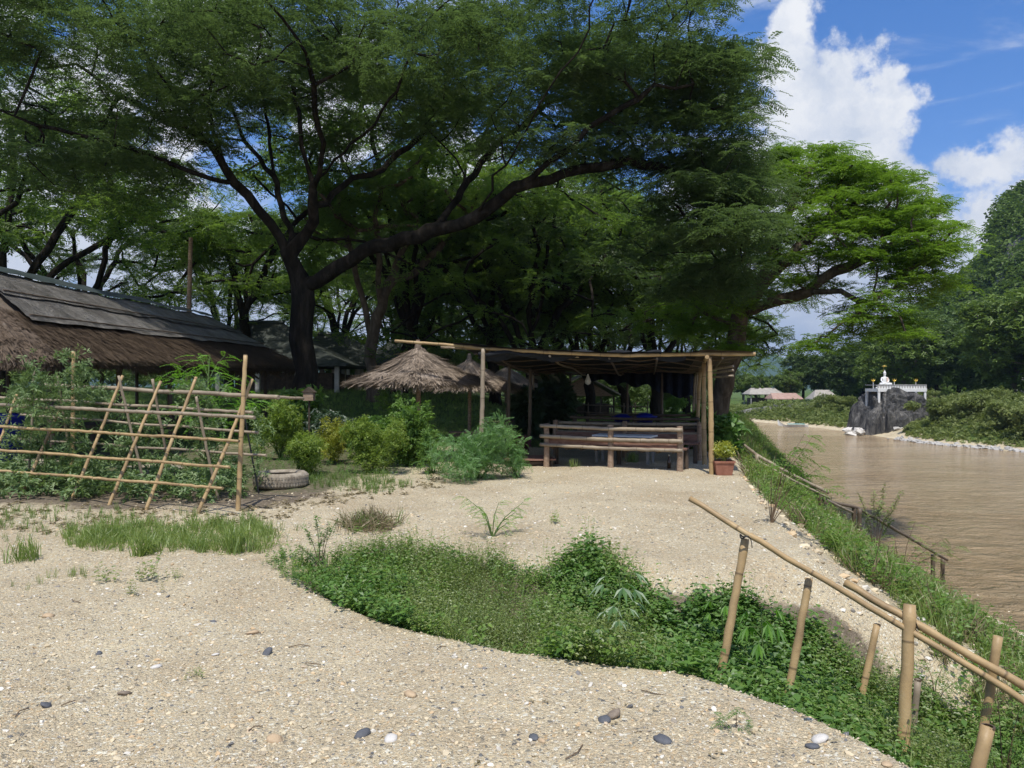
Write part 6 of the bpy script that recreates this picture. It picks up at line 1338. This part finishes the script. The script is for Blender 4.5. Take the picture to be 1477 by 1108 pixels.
# ------------------------------------------------------------------ gravel stones
r = np.random.default_rng(101); n = 46000; Y_ = 1.9 + 7.5 * r.uniform(0, 1, n) ** 1.7; X_ = r.uniform(-.78, .78, n) * Y_; keep = ((Y_ < edgeY(X_) + .15) | (Y_ > 7.4)) & (X_ < np.interp(Y_, XT[:, 0], XT[:, 1]) + .3); X_, Y_ = X_[keep], Y_[keep]
sz = np.clip(.0036 * np.exp(r.normal(.30, .52, len(X_))), .003, .019); V, F = stones(np.stack([X_, Y_, terrain(X_, Y_) + sz * .15], 1), sz, r, .62)
tag(obj('gravel_stones', fast_mesh('gravel_stones', V, F), None, M['pebble']), 'countless small mixed pebbles lying loose on the gravel', 'gravel', kind='stuff')
n = 5000; Y_ = r.uniform(6.0, 16, n); X_ = r.uniform(-.5, .6, n) * Y_; keep = (X_ < np.interp(Y_, XT[:, 0], XT[:, 1]) + .6) & (green_mask(X_, Y_) < .4) & ((Y_ > 7.6) | (X_ > 2.3)); X_, Y_ = X_[keep], Y_[keep]; sz = r.uniform(.008, .028, len(X_)) * r.uniform(.4, 1, len(X_)); V, F = stones(np.stack([X_, Y_, terrain(X_, Y_) + sz * .1], 1), sz, r, .6)
tag(obj('terrace_stones', fast_mesh('terrace_stones', V, F), None, M['pebble']), 'loose pebbles on the gravel terrace beyond the weeds', 'gravel', kind='stuff')
n = 4200; Y_ = r.uniform(5.0, 22, n); T_ = r.uniform(.0, 1.03, n); xt_ = np.interp(Y_, XT[:, 0], XT[:, 1]); xl_ = np.interp(Y_, XL[:, 0], XL[:, 1]); X_ = xt_ + (xl_ - xt_) * T_; lim = np.interp(Y_, [5.5, 8, 11, 15, 18, 22], [.22, .32, .44, .62, .85, .97]); ok = (T_ > lim) | ((T_ < .15) & (Y_ < 14)); X_, Y_ = X_[ok], Y_[ok]; sz = r.uniform(.02, .07, len(X_)) * r.uniform(.5, 1, len(X_)); V, F = stones(np.stack([X_, Y_, terrain(X_, Y_) + sz * .1], 1), sz, r, .6)
tag(obj('beach_stones', fast_mesh('beach_stones', V, F), None, M['pebble']), 'cobbles lying along the river beach at the foot of the bank', 'cobbles', kind='stuff')
for (px, py, wpx, mt, lb) in [(67, 1007, 24, 'stone_dark', 'dark grey angular stone with a pale chip at its left, lower left gravel'), (396, 1057, 26, 'stone_tan', 'orange tan rounded stone at the bottom of the gravel, left of centre'), (180, 990, 20, 'stone_brown', 'brown tilted stone right of the dark grey angular stone'), (1182, 1056, 24, 'stone_white', 'whitish oval stone beside the tiny bamboo stub'), (1172, 1067, 24, 'stone_dark', 'speckled grey stone in front of the whitish oval one'), (1279, 1092, 20, 'stone_tan', 'rounded pinkish tan stone at the foot of the thick bamboo post'), (884, 1022, 26, 'stone_brown', 'flat olive brown stone right of centre on the gravel'), (872, 1029, 20, 'stone_dark', 'blue grey flat stone tucked under the olive brown one'), (956, 1057, 24, 'stone_dark', 'triangular blue grey stone, right part of the lower gravel'), (523, 1050, 24, 'stone_dark', 'dark slate stone at the bottom centre left of the gravel'), (564, 1056, 20, 'stone_white', 'pale round stone just right of the dark slate one'), (592, 991, 24, 'stone_tan', 'cream flat stone in the middle of the foreground gravel'), (143, 932, 13, 'stone_dark', 'small dark grey stone on the left gravel'), (385, 932, 16, 'stone_dark', 'small black stone below the cream one, centre left'), (364, 902, 16, 'stone_tan', 'cream stone on the upper left of the foreground gravel'), (311, 933, 12, 'stone_white', 'bright white small stone left of the black one'), (70, 878, 20, 'stone_tan', 'flat ochre stone near the left edge'), (225, 951, 14, 'stone_white', 'small white stone in the left middle of the gravel'), (1145, 1060, 0, '', ''), (770, 1053, 16, 'stone_dark', 'small dark stone at the bottom middle next to a tan one'), (781, 1059, 12, 'stone_tan', 'small tan stone next to the dark one, bottom middle')]:
    if not wpx: continue
    g = ground(px, py); s = wpx / FPX * g[1] / 2; V, F = stones(np.zeros((1, 3)), [s * 1.05], np.random.default_rng(px), .55, ICO2, .07); o = obj('stone', fast_mesh('stone', V, F, True), None, M[mt]); o.location = tuple(g + (0, 0, s * .12)); tag(o, lb, 'stone', 'larger stones lying on the gravel')

# dead leaves and twigs blown over the gravel
r = np.random.default_rng(210); n = 900; Y_ = 2.2 + 11 * r.uniform(0, 1, n) ** 1.3; X_ = r.uniform(-.75, .45, n) * Y_; k_ = ((Y_ < edgeY(X_)) | (Y_ > 7.5)) & (X_ < np.interp(Y_, XT[:, 0], XT[:, 1])) & (fbm(X_, Y_, .9) + r.normal(0, .3, n) > .0); X_, Y_ = X_[k_], Y_[k_]
tag(leaves_obj('leaf_litter', [scatter(T1, np.stack([X_, Y_, terrain(X_, Y_) + .008], 1), r.uniform(.012, .032, len(X_)), tilt=.15)], M['dry_grass']), 'dead leaves scattered thinly over the gravel', 'litter', kind='stuff')
mb = MB()
for i in range(46):
    y = r.uniform(2.6, 12); x = r.uniform(-.7, .35) * y
    if edgeY(x) < y < 7.5: continue
    a = r.uniform(0, 6.28); l = r.uniform(.04, .16); z = float(terrain(x, y)) + .008; mb.tube([(x, y, z), (x + math.cos(a) * l * .5, y + math.sin(a) * l * .5, z + .008), (x + math.cos(a + .3) * l, y + math.sin(a + .3) * l, z + .002)], .0028, 5)
tag(mb.build('fallen_twigs', M['stem_brown'], None), 'small fallen twigs scattered over the gravel', 'twigs', kind='stuff')

# pieces that belong to a part rather than to the whole thing
SUB = {'tread_blocks': 'tyre_body', 'soil': 'pot', 'pink_shade_sheet': 'body', 'topknot': 'body', 'ridge_cap': 'roof', 'net_fringe': 'shade_net', 'balustrade': 'parapet', 'lid': 'shell', 'cord': 'bulb', 'cut_end': 'culm', 'crown_binding': 'pole', 'batten': 'tarp', 'cover': 'hull', 'cap': 'body', 'apron': 'top', 'crosspin': 'shaft', 'thatch': 'thatch_bed', 'gable': 'roof', 'tip': 'shaft', 'lashing': 'rail', 'bearer': 'seat_plank'}
for t in [o for o in list(bpy.data.objects) if o.parent is None and o.type == 'EMPTY']:
    ch = list(t.children); base = lambda o: o.name.split('.')[0]
    for c in ch:
        w = SUB.get(base(c))
        if w:
            m = [p for p in ch if base(p) == w and p is not c]
            if m: c.parent = m[0]

# ------------------------------------------------------------------ air
hz = MB().box((0, 4400, 295), (12400, 9800, 620)).build('haze', None); hm = new_mat('air'); NN = NT(hm)
pvn = NN.n('ShaderNodeVolumePrincipled', {'Color': (.52, .72, 1.0, 1), 'Density': .00017, 'Anisotropy': .2}); on_ = NN.n('ShaderNodeOutputMaterial'); NN.L(pvn.outputs[0], on_.inputs['Volume']); hz.data.materials.append(hm); tag(hz, kind='stuff')
